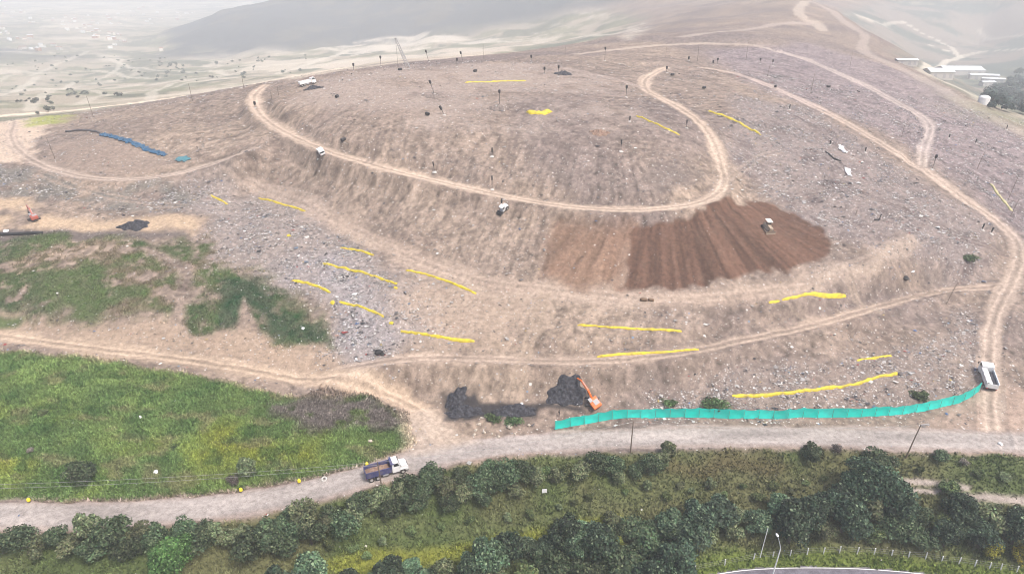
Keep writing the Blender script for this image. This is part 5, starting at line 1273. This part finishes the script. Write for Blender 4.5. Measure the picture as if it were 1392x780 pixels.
for px, py, pt, lean, lab in [(1286,413,383,.22,'leaning dark pole left of the right-hand track junction'), (1102,127,97,.03,'tall thin pole on the upper right slope above the right-hand track'), (75,216,187,-.12,'leaning pole at the left end of the left mound'),
    (127,159,131,-.08,'thin pole behind the left mound near the greenish field'), (262,138,114,-.05,'thin pole on the skyline left of the upper road end'), (370,137,125,-.03,'left one of two short poles at the top of the upper road'), (379,130,118,-.05,'right one of two short poles at the top of the upper road'),
    (1328,230,207,.15,'dark leaning pole at the far right above the pale strip'), (1370,272,238,.12,'leaning pole at the right end of the pale strip'), (1373,294,270,.2,'short leaning pole near the right edge beside the right-hand track'), (1043,104,87,.1,'thin pole on the ridge left of the tall thin one'),
    (1014,82,58,0,'thin tall pole on the far ridge right of the summit'), (948,83,62,0,'thin tall pole on the far ridge above the looping road'), (657,80,60,0,'thin pole on the skyline right of the leaning vents'), (154,177,170,.0,'short stub pole on top of the left mound'),
    (332,122,103,-.03,'thin pole on the far skyline above the left mound'), (1119,252,238,-.05,'thin pale stick on the right-hand waste slope'), (768,78,64,0,'faint thin pole on the skyline right of the hilltop vents'), (905,78,64,0,'faint thin pole on the skyline above the looping road end'),
    (1163,293,285,.1,'short black stub on the waste right of the dark brown slope'), (1225,187,170,.05,'thin pole between the two right-hand tracks'), (258,262,247,0,'thin pale stick on the rubbish slope below the left mound'), (1155,92,70,0,'faint thin pole on the far right ridge')]:
    pole(px, py, pt, lab, PS, 'wood', .09, lean)
VG = 'black vents standing on the hill'
def vent(px, py, pt, lab, lean=0.0, mound=False, cap=True):
    p = on_ground(px, py); H = max(1.2, CAM_H + d_top(p, (390 - pt) / F) - p.z); r = thing('gas_vent', lab, 'vent', p, 0, VG)
    top = Vector((lean * H, 0, H)); k = max(0, H - 1.3) / H
    MB().tube([(0, 0, -.4), tuple(top * k)], .09, 7).build('pipe', 'steel', r)
    if cap: MB().tube([tuple(top * k), tuple(top * (k + .08)), tuple(top * .97), tuple(top)], [.2, .42, .42, .25], 10).build('drum', 'black', r)
    else: MB().tube([tuple(top * k), tuple(top)], .22, 8).build('sleeve', 'black', r)
    MB().tube([(0, 0, -.3), (0, 0, .12)], [.9, .35], 9).build('footing', 'concrete', r)
for px, py, pt, lean, lab, cap in [(481,96,86,0,'black-topped vent farthest left on the hilltop skyline',1), (518,91,76,0,'black-topped vent on the skyline left of the lattice mast',1), (583,84,68,-.25,'black-topped vent right of the lattice mast',1), (621,91,79,.05,'black-topped vent with a dark base on the summit',1),
    (630,86,70,-.25,'leaning vent with two black joints at the summit',1), (591,128,109,-.35,'strongly leaning black-topped vent on the left of the hilltop',1), (604,156,144,-.5,'short tilted black vent on the upper slope of the dome',1), (679,145,122,0,'black-topped vent standing on a brown mound in mid hilltop',1),
    (722,86,75,0,'black-topped vent on the skyline right of the summit',1), (822,83,64,0,'black-topped vent with a small mound on the right skyline',1), (740,101,91,0,'small black-topped vent left of the hilltop dark heap',1), (759,104,89,0,'black-topped vent beside the hilltop dark heap',1),
    (906,99,90,0,'black-topped vent where the looping road ends',1), (851,132,116,0,'thin black-topped vent inside the looping road',1), (856,165,158,0,'short black vent at the upper end of the dome shoulder yellow strip',0), (844,205,190,0,'thin vent with pale footing on the right face of the dome',0),
    (669,212,201,0,'thin vent with pale footing high on the face of the dome',0), (591,233,220,-.15,'leaning black vent just above the left part of the upper road',0), (669,257,239,0,'black vent with pale footing just above the middle of the upper road',0), (682,286,270,0,'thin black vent standing next to the small white machine',0),
    (936,83,77,0,'small black vent on the ridge above the looping road',1), (975,88,79,0,'black vent left of two on the right ridge',1), (969,90,82,0,'shorter black vent beside another on the right ridge',1), (1033,87,79,0,'black vent on the ridge above the right-hand track start',1), (1050,89,81,0,'small black vent right of another above the right-hand track start',1),
    (1073,149,142,0,'short black vent between the yellow strip and the right-hand track',0), (1267,230,210,.08,'black-topped vent beside the junction of the two right-hand tracks',1), (933,174,163,0,'small black vent inside the bend of the looping road',0), (1128,197,191,0,'short black vent above the upper white sheet',0), (1176,207,200,0,'short black vent right of the upper white sheet',0),
    (1290,188,182,0,'short black vent at the right above the far track',0), (1326,195,189,0,'small black vent high at the far right',0), (1368,176,170,0,'small black vent near the far right ridge edge',0), (1335,312,304,.1,'left one of two short black stubs beside the right-hand track',0), (1347,317,309,.15,'right one of two short black stubs beside the right-hand track',0), (347,147,138,0,'black vent at the top end of the upper dirt road',1)]:
    vent(px, py, pt, lab, lean, False, cap)
p = on_ground(1195, 300); o = MB().tube([(-1.4, 0, .2), (-.3, 0, .25), (0, 0, .5), (.25, 0, 1.9)], .28, 8).build('bent_vent', 'black'); o.location = p; prop(o, label='bent black vent lying on the waste right of the bulldozer', category='vent', group=VG)
DG = 'black drums lying on the hill'
for px, py, lab in [(544,96,'black drum lying below the lattice mast'), (646,98,'black drum lying on the flat top right of the summit vents'), (581,157,'black drum lying left of the short tilted vent'), (467,192,'black drum beside the left part of the upper road'), (458,133,'tall black drum on the left side of the hilltop'), (914,103,'black drum right of the looping road end'),
    (1054,119,'black drum beside the upper part of the right-hand track'), (1126,119,'black drum on the slope right of the tall thin pole'), (957,121,'black drum on the rough ground right of the looping road')]:
    o = MB().tube([(-.75, 0, .5), (-.7, 0, .52), (.7, 0, .52), (.75, 0, .5)], [.42, .55, .55, .42], 14).build('drum', 'black'); o.location = on_ground(px, py); o.rotation_euler = (0, 0, random.uniform(0, 3)); prop(o, label=lab, category='drum', group=DG)
# leaning lattice mast
p = on_ground(555, 92); r = thing('lattice_mast', 'tall leaning lattice mast on the hilltop skyline', 'mast', p); Hm = CAM_H + d_top(p, (390 - 52) / F) - p.z
tx = (541 - 555) / F * math.hypot(p.y, 50) ; ax = Vector((tx, 0, Hm)); t = MB(); nseg = 12
def corner(q, s, u): w_ = .75 * (1 - .55 * q); return ax * q + Vector((s * w_, u * w_, 0))
for s, u in ((-1, -1), (1, -1), (1, 1), (-1, 1)): MB().tube([corner(0, s, u), corner(1, s, u)], .09, 5).build('leg', 'grey_paint', r)
for i in range(nseg):
    a, b = i / nseg, (i + 1) / nseg
    for (s0, u0), (s1, u1) in (((-1, -1), (1, -1)), ((1, -1), (1, 1)), ((1, 1), (-1, 1)), ((-1, 1), (-1, -1))):
        t.tube([corner(a, s0, u0), corner(b, s1, u1)], .05, 4); t.tube([corner(b, s0, u0), corner(b, s1, u1)], .05, 4)
t.build('lattice', 'grey_paint', r)
MB().tube([tuple(ax), (tx * .7 - 1.0, -.5, 0)], .05, 5).build('guy_cable', 'steel', r)
# street lamp, white post and wire fence by the paved road
p = on_ground(1049, 784); r = thing('street_lamp', 'white street lamp with a bent arm beside the paved road', 'street lamp', p)
Ht = CAM_H + d_top(p, (390 - 745) / F) - p.z
MB().tube([(0, 0, -.4), (.25, 0, Ht * .5), (.45, 0, Ht)], [.15, .12, .09], 10).build('shaft', 'white_paint', r)
MB().tube([(.45, 0, Ht), (.25, .3, Ht + .9), (-.2, .6, Ht + 2.2)], [.08, .06, .05], 8).build('arm', 'galv', r)
MB().sphere((-.28, .75, Ht + 2.35), .3, 12, 6, (.8, 1.5, .45)).build('lamp_head', 'white_paint', r, True)
pole(1033, 757, 717, 'plain thin white post left of the street lamp', None, 'white_paint', .09, .05, name='white_post')
FP = [(944,775),(985,768),(1024,760),(1050,757),(1074,755),(1097,753),(1119,752),(1141,751),(1165,752),(1188,753),(1212,755),(1235,757),(1258,759),(1280,763),(1303,766),(1325,769),(1345,772),(1360,774),(1382,777)]
p0 = on_ground(*FP[0]); wf = thing('wire_fence', 'low wire fence with white posts along the green verge', 'fence', p0); tops = []
for px, py in FP:
    p = on_ground(px, py); h = random.uniform(1.35, 1.6); le = random.uniform(-.08, .12); MB().tube([tuple(p - p0 - Vector((0, 0, .3))), tuple(p - p0 + Vector((le, 0, h)))], .1, 6).build('post', 'white_paint', wf); tops.append(p - p0 + Vector((le, 0, h)))
for k in (.95, .62, .3): 
    w_ = MB()
    for a, b in zip(tops[:-1], tops[1:]): w_.tube([a - Vector((0, 0, 1.4 * (1 - k))), b - Vector((0, 0, 1.4 * (1 - k)))], .012, 4, False)
    w_.build('wire', 'cable', wf)
for sgn in (-1, 1):
    C_ = curve_pts([survey(*q) for q in PAVED_ROAD], 1.0); V = []
    for i, q in enumerate(C_):
        d = C_[min(i + 1, len(C_) - 1)] - C_[max(i - 1, 0)]; L = math.hypot(d[0], d[1]); nx, ny = -d[1] / L, d[0] / L
        for w_ in (3.27, 3.43):
            x, y = q[0] + nx * w_ * sgn, q[1] + ny * w_ * sgn; V.append((x, y, gz(x, y) + .03))
    prop(MB().add(V, [(2 * i, 2 * i + 1, 2 * i + 3, 2 * i + 2) for i in range(len(C_) - 1)]).build('road_marking', 'white_sheet'), kind='structure')
# overhead cables between the road poles
def cable(a, b, sag, label):
    pts = []
    for i in range(25):
        t = i / 24; q = a.lerp(b, t); q.z -= sag * 4 * t * (1 - t); pts.append(tuple(q))
    o = MB().tube(pts, .022, 5).build('overhead_cable', 'cable', None, True); prop(o, label=label, category='cable')
off = Vector((0, 0, -.15)); lo = Vector((0, 0, -.8))
cable(T1 + off, survey_v := on_ground(-120, 700) + Vector((0, 0, 6.5)), 1.0, 'upper overhead cable crossing the lower green slope to the pole by the blue truck')
cable(T1 + lo, survey_v + lo, 1.2, 'lower overhead cable crossing the lower green slope to the pole by the blue truck')
cable(T1 + off, T2 + off, 1.1, 'overhead cable hanging from the pole by the blue truck to the middle road pole')
cable(T2 + off, T3 + off, 1.2, 'overhead cable from the middle road pole to the leaning street pole')
# ------------------------------------------------------------------ far buildings and trees
def shed(px, py, w_, d_, h_, rz, label, roof='tin', wall='concrete', group=None, name='warehouse', rise=.14):
    p = on_ground(px, py); r = thing(name, label, 'building', p, rz, group)
    MB().box((0, 0, h_ / 2 - .5), (w_, d_, h_ + 1)).build('wall', wall, r)
    k = rise * d_; o = .4
    MB().prism([(-w_ / 2 - o, 0), (w_ / 2 + o, 0), (w_ / 2 + o, .15), (-w_ / 2 - o, .15)], 0, 1) if False else None
    V = [(-w_ / 2 - o, -d_ / 2 - o, h_ + .02), (w_ / 2 + o, -d_ / 2 - o, h_ + .02), (w_ / 2 + o, 0, h_ + k), (-w_ / 2 - o, 0, h_ + k), (w_ / 2 + o, d_ / 2 + o, h_ + .02), (-w_ / 2 - o, d_ / 2 + o, h_ + .02)]
    V += [(x, y, z + .2) for x, y, z in V]
    MB().add(V, [(0, 1, 2, 3), (3, 2, 4, 5), (6, 9, 8, 7), (9, 11, 10, 8), (0, 6, 7, 1), (5, 4, 10, 11), (0, 3, 9, 6), (3, 5, 11, 9), (1, 7, 8, 2), (2, 8, 10, 4)]).build('roof', roof, r)
    for s in (-.28, .1, .36):
        MB().box((s * w_, -d_ / 2 - .03, h_ * .4), (min(3.5, w_ * .12), .06, h_ * .7)).build('door' if s == .1 else 'window', 'grey_paint', r)
    return r
shed(1303, 101, 48, 26, 6, -.02, 'largest white-roofed warehouse in the valley at the upper right')
shed(1274, 105, 15, 12, 4, -.1, 'small white-roofed shed left of the largest warehouse')
shed(1336, 108, 30, 9, 5, -.28, 'long narrow white-roofed shed slanting right of the warehouse')
shed(1349, 112, 22, 7, 4, -.38, 'narrow white-roofed shed at the right end of the group')
shed(1341, 117, 14, 7, 4, .1, 'smallest white roof in front of the slanting sheds')
shed(1231, 88, 13, 5, 3, -.1, 'tiny white roof alone on the hazy slope at the upper right')
p = on_ground(1336, 142); r = thing('storage_tank', 'round white domed tank at the edge of the dark wood', 'tank', p)
MB().tube([(0, 0, -.5), (0, 0, 3.2)], 2.6, 24).build('shell', 'white_paint', r); MB().sphere((0, 0, 3.2), 2.6, 24, 10, (1, 1, .5)).build('dome', 'white_paint', r, True)
# houses of the far town (each its own object, too small for parts)
HM = []
for k, (wl, rf) in enumerate([('white_paint', 'tin'), ('cream', 'rooftile'), ('brick', 'tin'), ('white_paint', 'cream'), ('concrete', 'rooftile')]):
    b = MB(); w_, d_, h_ = 9 + k, 8 + k % 3, 5 + 1.5 * (k % 3)
    b.box((0, 0, h_ / 2 - 1), (w_, d_, h_ + 2)); me = b.mesh('house', wl); nf = len(me.polygons)
    v = MB(); v.v = [tuple(x.co) for x in me.vertices]; v.f = [tuple(q.vertices) for q in me.polygons]
    v.add([(-w_ / 2 - .4, -d_ / 2 - .4, h_ + .01), (w_ / 2 + .4, -d_ / 2 - .4, h_ + .01), (w_ / 2 + .4, 0, h_ + 1.6), (-w_ / 2 - .4, 0, h_ + 1.6), (w_ / 2 + .4, d_ / 2 + .4, h_ + .01), (-w_ / 2 - .4, d_ / 2 + .4, h_ + .01)], [(0, 1, 2, 3), (3, 2, 4, 5), (0, 3, 5), (1, 4, 2)])
    m2 = v.mesh('house', wl); m2.materials.append(MAT[rf])
    for i, q in enumerate(m2.polygons):
        if i >= nf: q.material_index = 1
    HM.append(m2)
Rh = random.Random(8); nh = 0; seen = []
while nh < 130:
    px = Rh.uniform(-30, 290) ; py = Rh.uniform(8, 70)
    if px > 165 and py < 82 - (px - 170) * .5 + 10 and py > 60 - (px - 170) * .45: continue
    if vnoise(np.array([px]), np.array([py * 3]), 38, 5)[0] < .45: continue
    p = on_ground(px, py)
    if p.y < 500: continue
    if p.z > -46: continue
    o = link('house', HM[nh % 5]); o.location = p; o.rotation_euler = (0, 0, Rh.uniform(-.5, .5)); s = Rh.uniform(.4, .85); o.scale = (s * Rh.uniform(.8, 1.6), s, s * Rh.uniform(.8, 1.3))
    prop(o, label='small pale house of the town in the hazy valley at upper left', category='house', group='houses of the far valley town'); nh += 1
LT = 'distant tree in the hazy valley at upper left'
for _ in range(260):
    px = Rh.uniform(-20, 420); py = Rh.uniform(72, 150) if px < 200 else Rh.uniform(76, 112)
    p = on_ground(px, py)
    if p.y < 390 or p.z > 8: continue
    if vnoise(np.array([px]), np.array([py * 2.5]), 26, 2)[0] < .42: continue
    name, cat, tm, cm = KIND['fartree'][_ % 3]; r = thing('tree', LT, 'tree', p, Rh.uniform(0, 6), 'trees in the left valley'); s = Rh.uniform(.2, .55); r.scale = (s * 1.2, s * 1.2, s); link('trunk', tm, r); link('crown', cm, r)
for px, py, s in [(66,152,.55),(73,150,.4),(52,156,.3),(232,90,.9),(240,89,.8),(295,88,.9)]:
    name, cat, tm, cm = KIND['fartree'][0]; r = thing('tree', 'darker tree by the pale valley road behind the left mound' if py > 140 else 'dark tree clump at the foot of the hazy mountain', 'tree', on_ground(px, py), 0, 'trees in the left valley'); r.scale = (s, s, s); link('trunk', tm, r); link('crown', cm, r)
# the dark wood in the right valley reads as one mass
V = []; C = []; Rw = np.random.RandomState(5)
poly = [(1345,150),(1340,132),(1358,116),(1380,100),(1400,92),(1500,92),(1600,110),(1600,150),(1500,166),(1392,157),(1365,152)]
cnt = 0
while cnt < 600:
    px, py = Rw.uniform(1340, 1560), Rw.uniform(94, 160)
    if not inside(poly, px, py): continue
    p = on_ground(px, py); s = Rw.uniform(2.2, 4.6); cnt += 1; tn = Rw.uniform(.6, 1.4)
    m = 150; d = Rw.normal(size=(m, 3)); d /= np.linalg.norm(d, axis=1, keepdims=True); d[:, 2] = np.abs(d[:, 2]) * 1.1 - .15
    c = np.array(p) + np.array([0, 0, s * .7]) + d * s * Rw.uniform(.6, 1.1, (m, 1)); t1 = np.cross(d, Rw.normal(size=(m, 3))); t1 /= np.linalg.norm(t1, axis=1, keepdims=True); t2 = np.cross(d, t1); q = s * .2
    V.append(np.stack([c - t1 * q, c - t2 * q, c + t1 * q, c + t2 * q], 1).reshape(-1, 3)); C.append(np.repeat(np.array([[.035, .055, .045]]) * tn * Rw.uniform(.6, 1.4, (m, 1)), 4, 0))
V = np.concatenate(V); C = np.concatenate(C); me = np_mesh('wood', V, np.arange(len(V)).reshape(-1, 4), MAT['tuft']); attr_col(me, 'tone', np.clip(C, .004, .6))
prop(link('distant_wood', me), kind='stuff', label='dark wood in the valley beyond the right ridge', category='wood')
